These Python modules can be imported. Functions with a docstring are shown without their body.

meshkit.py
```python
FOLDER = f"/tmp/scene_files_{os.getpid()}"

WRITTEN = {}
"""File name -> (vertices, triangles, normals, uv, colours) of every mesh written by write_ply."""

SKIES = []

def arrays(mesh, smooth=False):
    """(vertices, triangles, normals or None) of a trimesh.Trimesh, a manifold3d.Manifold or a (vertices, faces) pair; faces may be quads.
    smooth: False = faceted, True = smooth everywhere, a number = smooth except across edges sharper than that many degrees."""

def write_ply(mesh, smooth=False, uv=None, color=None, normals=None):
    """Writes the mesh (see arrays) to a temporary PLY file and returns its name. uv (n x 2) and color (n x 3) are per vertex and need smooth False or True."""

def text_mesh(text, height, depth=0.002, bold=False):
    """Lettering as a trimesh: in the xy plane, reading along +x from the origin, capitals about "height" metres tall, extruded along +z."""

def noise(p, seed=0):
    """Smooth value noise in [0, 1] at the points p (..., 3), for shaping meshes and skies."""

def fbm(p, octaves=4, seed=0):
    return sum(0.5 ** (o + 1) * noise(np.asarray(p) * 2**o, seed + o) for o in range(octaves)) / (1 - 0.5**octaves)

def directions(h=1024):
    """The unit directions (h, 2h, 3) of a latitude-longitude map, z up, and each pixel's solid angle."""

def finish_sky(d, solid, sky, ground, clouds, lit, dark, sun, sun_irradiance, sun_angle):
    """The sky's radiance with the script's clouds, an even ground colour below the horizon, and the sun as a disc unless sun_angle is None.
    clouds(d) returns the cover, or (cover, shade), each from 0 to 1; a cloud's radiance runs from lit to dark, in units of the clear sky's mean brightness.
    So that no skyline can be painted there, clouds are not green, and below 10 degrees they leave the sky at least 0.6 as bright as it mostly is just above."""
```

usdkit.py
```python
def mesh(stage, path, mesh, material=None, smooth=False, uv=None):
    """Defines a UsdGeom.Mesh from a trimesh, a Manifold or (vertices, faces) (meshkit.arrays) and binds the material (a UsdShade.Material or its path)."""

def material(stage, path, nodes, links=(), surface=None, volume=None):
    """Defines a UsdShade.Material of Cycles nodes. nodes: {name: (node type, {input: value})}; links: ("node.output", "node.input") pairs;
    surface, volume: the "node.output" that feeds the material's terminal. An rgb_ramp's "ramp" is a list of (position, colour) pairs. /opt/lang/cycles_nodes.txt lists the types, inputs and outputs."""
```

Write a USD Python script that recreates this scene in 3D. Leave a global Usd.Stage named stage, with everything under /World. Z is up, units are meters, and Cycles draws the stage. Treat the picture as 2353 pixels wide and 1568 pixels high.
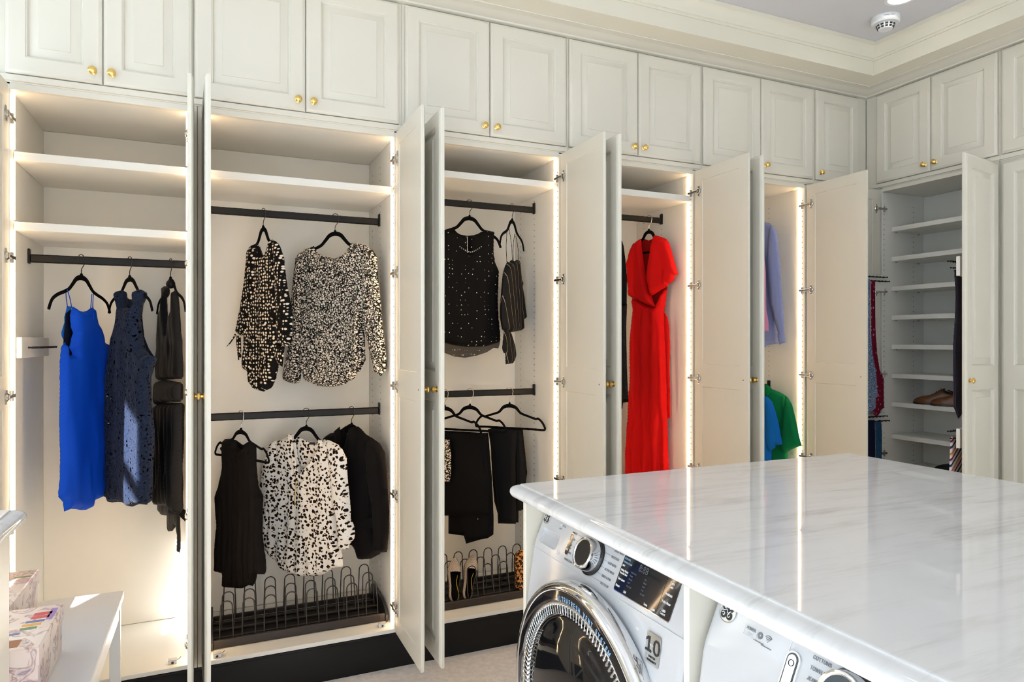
import math
import numpy as np, trimesh, manifold3d, shapely
from shapely.geometry import Polygon, Point
from scipy.spatial import Delaunay
import usdkit, meshkit
from pxr import Usd, UsdGeom, UsdLux, UsdShade, Gf, Sdf

stage = Usd.Stage.CreateInMemory()
UsdGeom.SetStageUpAxis(stage, 'Z'); UsdGeom.SetStageMetersPerUnit(stage, 1.0)
UsdGeom.Xform.Define(stage, '/World'); UsdGeom.Scope.Define(stage, '/World/Looks')
TH = math.radians(23.9); FPX = 1552.0; CX, CY = 1176.5, 786.0; EYE = 1.5

# ---------------------------------------------------------------- camera, sky, sun, exposure
cam = UsdGeom.Camera.Define(stage, '/World/camera')
cam.CreateHorizontalApertureAttr(36.0); cam.CreateVerticalApertureAttr(36.0 * 1568 / 2353)
cam.CreateFocalLengthAttr(36.0 * FPX / 2353)
cam.CreateVerticalApertureOffsetAttr(36.0 * (CY - 784.0) / 2353)
cam.CreateClippingRangeAttr((0.03, 200.0)); cam.CreateFStopAttr(0.0)
cam.CreateExposureAttr(-0.43)
_x = UsdGeom.Xformable(cam)
_x.AddTranslateOp().Set((0, 0, EYE)); _x.AddRotateZOp().Set(-23.9); _x.AddRotateXOp().Set(90.0)

dome = UsdLux.DomeLight.Define(stage, '/World/sky_light')
dome.CreateIntensityAttr(1.42); dome.CreateColorAttr(Gf.Vec3f(0.72, 0.87, 1.0))
sun = UsdLux.DistantLight.Define(stage, '/World/sun_light')
sun.CreateIntensityAttr(13.0); sun.CreateNormalizeAttr(True); sun.CreateAngleAttr(0.6); sun.CreateColorAttr(Gf.Vec3f(0.93, 0.96, 1.0))
SUN_AZ, SUN_EL = 29.5, 35.0            # travels +Y turned towards +X, downwards
_s = UsdGeom.Xformable(sun)
_s.AddRotateZOp().Set(-SUN_AZ); _s.AddRotateXOp().Set(90.0 - SUN_EL)
LED_POWER, LAMP_POWER = 29.0, 26.0

# ---------------------------------------------------------------- materials
def srgb(r, g, b):
    return tuple(((c / 255) / 12.92 if c / 255 <= 0.04045 else ((c / 255 + 0.055) / 1.055) ** 2.4) for c in (r, g, b))
MATS = {}
def mat(name, color, rough=0.5, metal=0.0, noise=None, bump=None, **kw):
    """plain paint, plastic or metal; noise=(scale, second colour), bump=(scale, strength)"""
    n = {'p': ('principled_bsdf', dict(base_color=color, roughness=rough, metallic=metal, **kw))}; l = []
    if noise or bump:
        n['t'] = ('texture_coordinate', {})
    if noise:
        n['n'] = ('noise_texture', dict(scale=noise[0], detail=4.0))
        n['r'] = ('rgb_ramp', {'ramp': [(0.35, color), (0.65, noise[1])]})
        l += [('t.object', 'n.vector'), ('n.fac', 'r.fac'), ('r.color', 'p.base_color')]
    if bump:
        n['bn'] = ('noise_texture', dict(scale=bump[0], detail=3.0))
        n['b'] = ('bump', dict(strength=bump[1], distance=0.002))
        l += [('t.object', 'bn.vector'), ('bn.fac', 'b.height'), ('b.normal', 'p.normal')]
    MATS[name] = usdkit.material(stage, '/World/Looks/' + name, n, l, surface='p.BSDF')
def custom(name, n, l, surface='p.BSDF'):
    MATS[name] = usdkit.material(stage, '/World/Looks/' + name, n, l, surface=surface)
def emit(name, color, strength):
    custom(name, {'e': ('emission', dict(color=color, strength=strength))}, [], 'e.emission')

CREAM = (0.73, 0.695, 0.60)
mat('cream_paint', CREAM, 0.33, specular_ior_level=0.45)
mat('melamine', (0.80, 0.78, 0.72), 0.42, specular_ior_level=0.4)
mat('cream_wall', (0.78, 0.745, 0.62), 0.5)
mat('ceiling_paint', (0.66, 0.66, 0.69), 0.8)
mat('wall_paint', (0.80, 0.80, 0.78), 0.7)
mat('black_base', (0.007, 0.007, 0.007), 0.5, specular_ior_level=0.25)
mat('carpet', (0.74, 0.685, 0.645), 0.95, noise=(38, (0.86, 0.81, 0.775)), bump=(420, 1.0), sheen_weight=0.3)
mat('brass', (0.83, 0.58, 0.20), 0.22, 1.0)
mat('steel', (0.55, 0.53, 0.50), 0.28, 1.0)
mat('chrome', (0.80, 0.81, 0.82), 0.06, 1.0)
mat('rod_black', (0.009, 0.009, 0.009), 0.45, specular_ior_level=0.25)
mat('wire_black', (0.014, 0.012, 0.011), 0.35)
mat('rack_brown', (0.028, 0.020, 0.017), 0.42)
mat('felt_black', (0.003, 0.003, 0.003), 0.95, specular_ior_level=0.1)
mat('hole_dark', (0.16, 0.13, 0.10), 0.8)
mat('white_plastic', (0.80, 0.81, 0.82), 0.35)
mat('grey_plastic', (0.45, 0.45, 0.46), 0.45)
mat('dark_plastic', (0.02, 0.02, 0.022), 0.4)
mat('appliance_white', (0.52, 0.53, 0.55), 0.10, specular_ior_level=0.5)
mat('appliance_grey', (0.66, 0.68, 0.70), 0.2)
mat('gloss_black', (0.008, 0.008, 0.010), 0.05)
mat('display_black', (0.012, 0.013, 0.016), 0.04)
mat('door_glass', (0.006, 0.006, 0.007), 0.03)
mat('brushed_silver', (0.55, 0.55, 0.53), 0.32, 1.0)
mat('rib_silver', (0.80, 0.79, 0.76), 0.25, 1.0)
mat('print_grey', (0.16, 0.17, 0.19), 0.5)
mat('print_light', (0.75, 0.75, 0.75), 0.5)
mat('print_faint', (0.10, 0.11, 0.13), 0.5)
mat('print_blue', (0.22, 0.40, 0.62), 0.5)
mat('print_dark', (0.015, 0.015, 0.017), 0.5)
mat('table_white', (0.74, 0.74, 0.73), 0.28)
emit('led_warm', (1.0, 0.69, 0.40), LED_POWER)
emit('lamp_white', (1.0, 0.95, 0.88), LAMP_POWER)
custom('pane', {'g': ('glossy_bsdf', dict(color=(1, 1, 1), roughness=0.0)), 't': ('transparent_bsdf', {}), 'm': ('mix_closure', dict(fac=0.05))},
       [('t.BSDF', 'm.closure1'), ('g.BSDF', 'm.closure2')], 'm.closure')
custom('marble', {'t': ('texture_coordinate', {}), 'm': ('mapping', dict(scale=(1.5, 15.0, 4.0), rotation=(0, 0, 0.06))), 'm2': ('mapping', dict(scale=(0.9, 3.2, 2.0), rotation=(0, 0, 0.12))),
                  'n': ('noise_texture', dict(scale=2.4, detail=9.0, roughness=0.68, distortion=0.35)), 'n2': ('noise_texture', dict(scale=2.2, detail=4.0, roughness=0.6)),
                  'r': ('rgb_ramp', {'ramp': [(0.0, (0.70, 0.70, 0.695)), (0.46, (0.70, 0.70, 0.695)), (0.57, (0.62, 0.615, 0.605)), (0.66, (0.545, 0.54, 0.525)), (1.0, (0.55, 0.545, 0.53))]}),
                  'r2': ('rgb_ramp', {'ramp': [(0.36, (0, 0, 0)), (0.60, (1, 1, 1))]}), 'mx': ('mix_color', dict(blend_type='mix', a=(0.705, 0.705, 0.70))),
                  'p': ('principled_bsdf', dict(roughness=0.02, specular_ior_level=0.34))},
       [('t.object', 'm.vector'), ('t.object', 'm2.vector'), ('m.vector', 'n.vector'), ('m2.vector', 'n2.vector'), ('n.fac', 'r.fac'), ('n2.fac', 'r2.fac'), ('r2.color', 'mx.fac'), ('r.color', 'mx.b'), ('mx.result', 'p.base_color')])

def fabric(name, color, rough=0.85, sheen=0.0, weave=900, **kw):
    mat(name, color, rough, 0.0, bump=(weave, 0.35), sheen_weight=sheen, specular_ior_level=0.12, **kw)
def pattern(name, feature, scale, stops, randomness=1.0, distort=None, rough=0.8, squash=(1, 1, 1), sheen=0.0, metallic=0.0, alpha=None, detail=0.0, bumpd=0):
    """voronoi print on cloth: stops over the cell distance; distort = (noise scale, amount)"""
    n = {'t': ('texture_coordinate', {}), 'm': ('mapping', dict(scale=squash)),
         'v': ('voronoi_texture', dict(feature=feature, scale=scale, randomness=randomness, detail=detail)),
         'r': ('rgb_ramp', {'ramp': stops, 'interpolate': True}),
         'p': ('principled_bsdf', dict(roughness=rough, specular_ior_level=0.12, sheen_weight=sheen, metallic=metallic))}
    l = [('t.object', 'm.vector'), ('v.distance', 'r.fac'), ('r.color', 'p.base_color')]
    if distort:
        n['dn'] = ('noise_texture', dict(scale=distort[0], detail=1.0))
        n['mx'] = ('mix_color', dict(blend_type='linear_light', fac=distort[1]))
        l += [('m.vector', 'dn.vector'), ('m.vector', 'mx.a'), ('dn.color', 'mx.b'), ('mx.result', 'v.vector')]
    else:
        l += [('m.vector', 'v.vector')]
    if bumpd:
        n['bp'] = ('bump', dict(strength=bumpd, distance=0.004))
        l += [('v.distance', 'bp.height'), ('bp.normal', 'p.normal')]
    if alpha:
        n['ra'] = ('rgb_ramp', {'ramp': alpha})
        l += [('v.distance', 'ra.fac'), ('ra.color', 'p.alpha')]
    custom(name, n, l)

fabric('blue_satin', (0.001, 0.055, 0.50), 0.6)
fabric('blue_lining', (0.006, 0.10, 0.48), 0.5)
fabric('navy_lining', (0.006, 0.010, 0.025), 0.8)
fabric('black_satin', (0.005, 0.005, 0.006), 0.42, sheen=0.02)
fabric('black_cloth', (0.0035, 0.0035, 0.004), 0.85)
fabric('black_chiffon', (0.005, 0.004, 0.004), 0.8)
fabric('black_wool', (0.0055, 0.0042, 0.004), 0.9, sheen=0.02)
fabric('grey_denim', (0.007, 0.007, 0.0075), 0.9, sheen=0.03)
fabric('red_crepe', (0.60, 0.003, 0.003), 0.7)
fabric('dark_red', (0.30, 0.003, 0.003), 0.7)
fabric('blue_oxford', (0.20, 0.24, 0.46), 0.8)
fabric('pink_oxford', (0.55, 0.22, 0.36), 0.8)
fabric('azure_knit', (0.004, 0.12, 0.45), 0.85)
fabric('green_knit', (0.003, 0.17, 0.055), 0.85)
mat('label_white', (0.5, 0.48, 0.44), 0.7)
B, W = (0.004, 0.0035, 0.0035), (0.74, 0.66, 0.55)
pattern('polka_print', 'f1', 64, [(0.0, W), (0.30, W), (0.36, B), (1, B)], 0.6, squash=(1, .3, 1))
pattern('leopard_small', 'distance_to_edge', 84, [(0.0, B), (0.11, B), (0.16, W), (1, W)], 1.0, distort=(120, 0.008), squash=(1, .3, 1))
pattern('cheetah_print', 'f1', 54, [(0.0, B), (0.33, B), (0.39, (0.30, 0.18, 0.10)), (0.42, (0.80, 0.75, 0.68)), (1, (0.80, 0.75, 0.68))], 0.75, distort=(80, 0.010), squash=(1, .3, 1))
pattern('stud_dots', 'f1', 43, [(0.0, W), (0.11, W), (0.14, B), (1, B)], 0.35, squash=(1, 0.02, 1))
pattern('sheer_dots', 'f1', 43, [(0.0, W), (0.11, W), (0.14, (0.02, 0.016, 0.014)), (1, (0.02, 0.016, 0.014))], 0.35, squash=(1, 0.02, 1),
        alpha=[(0.0, (1, 1, 1)), (0.12, (1, 1, 1)), (0.15, (0.62, 0.62, 0.62)), (1, (0.62, 0.62, 0.62))])
pattern('sequins', 'f1', 190, [(0.0, (0.6, 0.34, 0.20)), (0.12, (0.10, 0.06, 0.04)), (0.22, B), (1, B)], 1.0, metallic=0.5, rough=0.3)
pattern('lace', 'distance_to_edge', 62, [(0.0, (0.004, 0.008, 0.020)), (0.10, (0.012, 0.022, 0.055)), (0.3, (0.003, 0.006, 0.016)), (1, (0.012, 0.02, 0.045))], 1.0,
        distort=(60, 0.012), sheen=0.05, bumpd=0.9, alpha=[(0.0, (1, 1, 1)), (0.30, (1, 1, 1)), (0.33, (0, 0, 0)), (1, (0, 0, 0))])
pattern('leopard_fur', 'f1', 62, [(0.0, (0.20, 0.08, 0.02)), (0.22, (0.16, 0.06, 0.02)), (0.27, B), (0.50, B), (0.56, (0.62, 0.27, 0.08)), (1, (0.62, 0.27, 0.08))], 0.7, distort=(90, 0.014))
pattern('silver_mesh', 'f1', 330, [(0.0, (0.75, 0.66, 0.58)), (0.45, (0.66, 0.58, 0.5)), (0.55, (0.12, 0.09, 0.08)), (1, (0.1, 0.08, 0.07))], 0.0, metallic=0.3, rough=0.4)
pattern('tie_sky', 'f1', 210, [(0.0, (0.62, 0.68, 0.76)), (0.3, (0.55, 0.62, 0.72)), (0.45, (0.09, 0.15, 0.27)), (1, (0.07, 0.12, 0.24))], 1.0)
pattern('tie_paisley', 'f1', 42, [(0.0, (0.09, 0.02, 0.07)), (0.24, (0.10, 0.02, 0.07)), (0.28, (0.42, 0.24, 0.34)), (0.34, (0.42, 0.24, 0.34)), (0.38, (0.15, 0.004, 0.022)), (1, (0.15, 0.004, 0.022))], 0.4, squash=(1.3, 1, 0.9))
pattern('tie_grey', 'f1', 180, [(0.0, (0.13, 0.12, 0.15)), (0.3, (0.09, 0.08, 0.11)), (0.5, (0.032, 0.026, 0.042)), (1, (0.03, 0.025, 0.04))], 0.0)
pattern('tie_teal', 'f1', 85, [(0.0, (0.10, 0.24, 0.32)), (0.25, (0.02, 0.09, 0.18)), (0.5, (0.012, 0.05, 0.12)), (1, (0.05, 0.10, 0.14))], 1.0, distort=(60, 0.02))
pattern('tie_navy', 'f1', 140, [(0.0, (0.10, 0.14, 0.24)), (0.14, (0.008, 0.010, 0.035)), (1, (0.007, 0.009, 0.03))], 0.0)
mat('shoe_tan', (0.19, 0.072, 0.022), 0.38, noise=(26, (0.10, 0.035, 0.012)), bump=(60, 0.3))
mat('shoe_sole', (0.035, 0.018, 0.010), 0.5)
mat('shoe_black', (0.006, 0.006, 0.008), 0.25)
mat('yellow_line', (0.66, 0.42, 0.01), 0.5)
def stripes(name, freq, cols, rot, rough=0.7, axis='x'):
    n = {'t': ('texture_coordinate', {}), 'm': ('mapping', dict(rotation=rot)), 's': ('separate_xyz', {}),
         'k': ('math', dict(math_type='multiply', value2=freq)), 'f': ('math', dict(math_type='fraction')),
         'r': ('rgb_ramp', {'ramp': cols, 'interpolate': False}), 'p': ('principled_bsdf', dict(roughness=rough, specular_ior_level=0.2))}
    custom(name, n, [('t.object', 'm.vector'), ('m.vector', 's.vector'), ('s.' + axis, 'k.value1'), ('k.value', 'f.value1'), ('f.value', 'r.fac'), ('r.color', 'p.base_color')])
stripes('pinstripe', 26, [(0.0, (0.30, 0.25, 0.20)), (0.05, B), (1, B)], (0, 0.20, 0))
Wt = (0.72, 0.66, 0.62)
stripes('tie_stripe', 14, [(0.0, Wt), (0.2, (0.012, 0.025, 0.10)), (0.34, Wt), (0.53, (0.20, 0.012, 0.06)), (0.67, Wt), (0.84, (0.62, 0.20, 0.06)), (0.98, Wt)], (0, 0.62, 0), axis='z')
custom('floral_paper', {'t': ('texture_coordinate', {}), 'n': ('noise_texture', dict(scale=13.0, detail=3.0, distortion=1.2)), 'n2': ('noise_texture', dict(scale=5.0, detail=2.0)),
                        'r': ('rgb_ramp', {'ramp': [(0.0, (0.75, 0.70, 0.68)), (0.50, (0.76, 0.71, 0.68)), (0.56, (0.42, 0.30, 0.32)), (0.60, (0.74, 0.70, 0.68)), (0.68, (0.30, 0.26, 0.36)), (0.73, (0.72, 0.68, 0.66)), (1, (0.36, 0.18, 0.10))]}),
                        'r2': ('rgb_ramp', {'ramp': [(0.40, (1, 1, 1)), (0.6, (0.92, 0.80, 0.76)), (0.7, (0.72, 0.72, 0.86))]}),
                        'mx': ('mix_color', dict(blend_type='multiply', fac=0.8)), 'p': ('principled_bsdf', dict(roughness=0.5))},
       [('t.object', 'n.vector'), ('t.object', 'n2.vector'), ('n.fac', 'r.fac'), ('n2.fac', 'r2.fac'), ('r.color', 'mx.a'), ('r2.color', 'mx.b'), ('mx.result', 'p.base_color')])
for nm, c in (('ink_red', (0.60, 0.10, 0.12)), ('ink_blue', (0.12, 0.16, 0.36)), ('ink_amber', (0.66, 0.36, 0.10)), ('ink_green', (0.12, 0.24, 0.12)), ('ink_brown', (0.28, 0.11, 0.05)), ('ink_purple', (0.32, 0.22, 0.50)), ('ink_pink', (0.70, 0.45, 0.50))):
    mat(nm, c, 0.5)

# ---------------------------------------------------------------- things, parts, names
USED = {}
def free_name(parent, name):
    k = (parent, name); n = USED.get(k, -1) + 1; USED[k] = n
    return f'{parent}/{name}' + (f'_{n:03d}' if n else '')
def data(prim, label=None, cat=None, group=None, kind=None):
    for k, v in (('label', label), ('category', cat), ('group', group), ('kind', kind)):
        if v: prim.SetCustomDataByKey(k, v)
class Thing:
    """an Xform under /World; its parts are given in world coordinates (or local=True)"""
    def __init__(s, name, label, cat, loc=(0, 0, 0), rot=0.0, group=None, kind=None):
        s.name = name; s.path = free_name('/World', name); s.loc = np.array(loc, float); s.rot = rot
        x = UsdGeom.Xform.Define(stage, s.path); x.AddTranslateOp().Set(tuple(map(float, loc)))
        if rot: x.AddRotateZOp().Set(math.degrees(rot))
        s.prim = x.GetPrim(); data(s.prim, label, cat, group, kind)
    def part(s, name, mesh, m, smooth=30, under=None, label=None, kind=None, local=False, uv=None):
        if isinstance(mesh, list): mesh = cat(mesh)
        if hasattr(mesh, 'to_mesh'):
            q = mesh.to_mesh(); mesh = trimesh.Trimesh(q.vert_properties[:, :3], q.tri_verts, process=False)
        mesh = mesh.copy()
        if not local:
            v = np.array(mesh.vertices) - s.loc; c, w = math.cos(-s.rot), math.sin(-s.rot)
            v = np.stack([v[:, 0] * c - v[:, 1] * w, v[:, 0] * w + v[:, 1] * c, v[:, 2]], 1)
            mesh = trimesh.Trimesh(v, mesh.faces, process=False)
        p = free_name(under or s.path, name)
        usdkit.mesh(stage, p, mesh, MATS[m], smooth=smooth)
        data(stage.GetPrimAtPath(p), label, None, None, kind)
        return p
def struct(name, mesh, m, smooth=30):
    if isinstance(mesh, list): mesh = cat(mesh)
    p = free_name('/World', name); usdkit.mesh(stage, p, mesh, MATS[m], smooth=smooth)
    data(stage.GetPrimAtPath(p), None, None, None, 'structure'); return p
def copy_of(src, loc, rot, label, cat, group=None):
    q = stage.DefinePrim(free_name('/World', src.name), 'Xform')
    q.GetReferences().AddInternalReference(src.path); q.SetInstanceable(True)
    q.GetAttribute('xformOp:translate').Set(Gf.Vec3d(*map(float, loc))); q.GetAttribute('xformOp:rotateZ').Set(float(math.degrees(rot)))
    data(q, label, cat, group); return q

# ---------------------------------------------------------------- mesh helpers
def cat(ms): return trimesh.util.concatenate(ms)
def box(x0, x1, y0, y1, z0, z1, c=0.0015):
    x0, x1 = min(x0, x1), max(x0, x1); y0, y1 = min(y0, y1), max(y0, y1); z0, z1 = min(z0, z1), max(z0, z1)
    c = min(c, (x1 - x0) * .4, (y1 - y0) * .4, (z1 - z0) * .4)
    if c < 2e-4:
        m = trimesh.creation.box((x1 - x0, y1 - y0, z1 - z0)); m.apply_translation(((x0 + x1) / 2, (y0 + y1) / 2, (z0 + z1) / 2)); return m
    P = []
    for a, i in ((x0, 1), (x1, -1)):
        for b, j in ((y0, 1), (y1, -1)):
            for d, k in ((z0, 1), (z1, -1)):
                P += [(a, b + j * c, d + k * c), (a + i * c, b, d + k * c), (a + i * c, b + j * c, d)]
    return trimesh.convex.convex_hull(np.array(P))
def tube(pts, r, sides=8, closed=False, flat=1.0):
    p = np.asarray(pts, float); n = len(p)
    t = np.gradient(p, axis=0) if not closed else np.roll(p, -1, 0) - np.roll(p, 1, 0)
    t /= np.linalg.norm(t, axis=1, keepdims=True) + 1e-12
    ref = np.array([0, 1.0, 0]) if abs(t[:, 1]).max() < 0.95 else np.array([0, 0, 1.0]) if abs(t[:, 2]).max() < 0.95 else np.array([1.0, 0, 0])
    a = np.cross(t, ref); a /= np.linalg.norm(a, axis=1, keepdims=True) + 1e-12; b = np.cross(t, a)
    rr = np.broadcast_to(np.asarray(r, float), (n,)); ang = np.arange(sides) * 2 * np.pi / sides
    v = p[:, None] + rr[:, None, None] * (np.cos(ang)[None, :, None] * a[:, None] + flat * np.sin(ang)[None, :, None] * b[:, None])
    f = []
    for i in range(n if closed else n - 1):
        i2 = (i + 1) % n
        for j in range(sides):
            k = (j + 1) % sides
            f += [(i * sides + j, i * sides + k, i2 * sides + k), (i * sides + j, i2 * sides + k, i2 * sides + j)]
    if not closed:
        f += [(0, k + 1, k) for k in range(1, sides - 1)]; o = (n - 1) * sides
        f += [(o, o + k, o + k + 1) for k in range(1, sides - 1)]
    m = trimesh.Trimesh(v.reshape(-1, 3), np.array(f), process=False)
    if m.volume < 0: m.invert()
    return m
def curve(pts, n=8):
    """Catmull-Rom through the points"""
    p = np.asarray(pts, float); q = np.vstack([2 * p[0] - p[1], p, 2 * p[-1] - p[-2]]); out = []
    for i in range(1, len(q) - 2):
        for t in np.linspace(0, 1, n, endpoint=False):
            out.append(0.5 * ((2 * q[i]) + (-q[i - 1] + q[i + 1]) * t + (2 * q[i - 1] - 5 * q[i] + 4 * q[i + 1] - q[i + 2]) * t ** 2 + (-q[i - 1] + 3 * q[i] - 3 * q[i + 1] + q[i + 2]) * t ** 3))
    return np.array(out + [p[-1]])
def frame(m, o, ex, ey, ez):
    T = np.eye(4); T[:3, 0], T[:3, 1], T[:3, 2], T[:3, 3] = ex, ey, ez, o
    m = m.copy(); m.apply_transform(T); return m
def lathe(profile, o, axis, sections=24):
    """profile (r, h) turned about axis at o"""
    m = trimesh.creation.revolve(np.array([(max(r, 0.0), h) for r, h in profile], float), sections=sections)
    if m.volume < 0: m.invert()
    a = np.asarray(axis, float); a /= np.linalg.norm(a)
    e = np.cross(a, (0, 0, 1.0) if abs(a[2]) < .9 else (1.0, 0, 0)); e /= np.linalg.norm(e)
    return frame(m, o, e, np.cross(a, e), a)
def loops_mesh(loops, cap0=True, cap1=True):
    """loft between closed loops with the same number of points; flat convex caps as fans"""
    n = len(loops[0]); v = np.array([p for l in loops for p in l], float); f = []
    for i in range(len(loops) - 1):
        for j in range(n):
            k = (j + 1) % n
            f += [(i * n + j, i * n + k, (i + 1) * n + k), (i * n + j, (i + 1) * n + k, (i + 1) * n + j)]
    if cap0: f += [(0, k + 1, k) for k in range(1, n - 1)]
    o = (len(loops) - 1) * n
    if cap1: f += [(o, o + k, o + k + 1) for k in range(1, n - 1)]
    return trimesh.Trimesh(v, np.array(f), process=False)
def rect(x0, x1, z0, z1, i, y):
    return [(x0 + i, y, z0 + i), (x1 - i, y, z0 + i), (x1 - i, y, z1 - i), (x0 + i, y, z1 - i)]
def prism(poly, h, **k):
    return cat([trimesh.creation.extrude_polygon(g, h, engine='earcut') for g in getattr(poly, 'geoms', [poly])])
def rrect(w, h, r, n=6):
    return Polygon([(-w / 2, -h / 2), (w / 2, -h / 2), (w / 2, h / 2), (-w / 2, h / 2)]).buffer(-r).buffer(r, quad_segs=n)
def ray(px, py):
    u, v = (px - CX) / FPX, (py - CY) / FPX
    return np.array([math.sin(TH) + u * math.cos(TH), math.cos(TH) - u * math.sin(TH), -v])
def on_plane(px, py, P, N):
    d = ray(px, py); o = np.array([0, 0, EYE]); return o + d * (((np.asarray(P) - o) @ N) / (d @ N))
def at_y(px, py, Y): return on_plane(px, py, (0, Y, 0), np.array([0, 1.0, 0]))
def at_x(px, py, X): return on_plane(px, py, (X, 0, 0), np.array([1.0, 0, 0]))

# ---------------------------------------------------------------- room: x to the right along the closets, y into them
YF, XF, ZC = 3.05, 3.843, 3.265          # face of the back run, face of the right run, ceiling
XL, YB = -1.30, -2.60                    # left wall, wall behind the camera
XR, YW = 4.45, 3.64                      # right wall, back wall
struct('floor', box(XL - .15, XR + .15, YB - .15, YW + .15, -.10, 0, 0), 'carpet')
struct('ceiling', box(XL - .15, XR + .15, YB - .15, YW + .15, ZC, ZC + .1, 0), 'ceiling_paint')
struct('wall_back', [box(XL - .15, XR + .15, YW, YW + .15, 0, ZC, 0), box(XL, -.737, YF, YW, 0, ZC, 0)], 'cream_wall')
struct('wall_right', box(XR, XR + .15, YB, YW, 0, ZC, 0), 'cream_wall')
def wall_with_windows(name, axis, at, a0, a1, wins):
    """wall in the plane axis=at, running a0..a1, with openings wins = (b0, b1, z0, z1)"""
    ms = []; edges = sorted(wins); cur = a0
    def seg(p0, p1, z0, z1):
        if p1 - p0 > 1e-6 and z1 - z0 > 1e-6:
            ms.append(box(at - .15, at, p0, p1, z0, z1, 0) if axis == 'x' else box(p0, p1, at - .15, at, z0, z1, 0))
    for b0, b1, z0, z1 in edges:
        seg(cur, b0, 0, ZC); seg(b0, b1, 0, z0); seg(b0, b1, z1, ZC); cur = b1
    seg(cur, a1, 0, ZC)
    struct(name, ms, 'wall_paint')
    for b0, b1, z0, z1 in edges:
        def bx(p0, p1, q0, q1, t=.03):
            return box(at - .075 - t, at - .075 + t, p0, p1, q0, q1) if axis == 'x' else box(p0, p1, at - .075 - t, at - .075 + t, q0, q1)
        e = .04
        w = struct('window_%d' % (len([k for k in USED if k[1].startswith('window_')]) + 1), [bx(b0, b0 + e, z0, z1), bx(b1 - e, b1, z0, z1), bx(b0, b1, z0, z0 + e), bx(b0, b1, z1 - e, z1)] +
                   [bx(b0 + e, b1 - e, z1 - .62 * k + .23 - .022, z1 - .62 * k + .23 + .022, .014) for k in range(1, 5) if z1 - .62 * k + .23 > z0 + .1], 'white_plastic')
        usdkit.mesh(stage, w + '/pane', bx(b0 + e, b1 - e, z0 + e, z1 - e, .003), MATS['pane'])
wall_with_windows('wall_left', 'x', XL, YB, YW, [(-2.4, -0.25, 0.2, 2.65), (-0.14, 0.42, 0.2, 2.2), (0.47, 0.94, 0.2, 1.8), (1.10, 2.95, 1.55, 2.82)])
wall_with_windows('wall_front', 'y', YB, XL - .15, XR + .15, [(-0.6, 0.5, 0.3, 2.2), (1.8, 2.9, 0.3, 2.2)])

def moulding(profile, x0, y0):
    """profile of (d, z): d = distance in front of the cabinet faces; runs along the back, turns the corner, runs down the right"""
    loops = [[(x0, YF - d, z) for d, z in profile], [(XF - d, YF - d, z) for d, z in profile], [(XF - d, y0, z) for d, z in profile]]
    n = len(profile); v = np.array([p for l in loops for p in l]); f = []
    for i in range(2):
        for j in range(n):
            k = (j + 1) % n
            f += [(i * n + j, (i + 1) * n + j, (i + 1) * n + k), (i * n + j, (i + 1) * n + k, i * n + k)]
    m = trimesh.Trimesh(v, np.array(f), process=False)
    e0 = Polygon(profile)
    return m
CORNICE = [(-.02, 3.056), (.004, 3.056), (.022, 3.060), (.026, 3.066), (.030, 3.0665), (.040, 3.069), (.058, 3.074), (.072, 3.081), (.084, 3.0835), (.115, 3.0845), (.117, 3.0885), (-.02, 3.0885)]
struct('trim_1', moulding(CORNICE, XL, YB), 'cream_paint', 20)
struct('trim_2', moulding([(-.02, 3.089), (.24, 3.089), (.24, ZC - .001), (-.02, ZC - .001)], XL, YB), 'cream_wall', False)
Zc = ZC - .001
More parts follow.
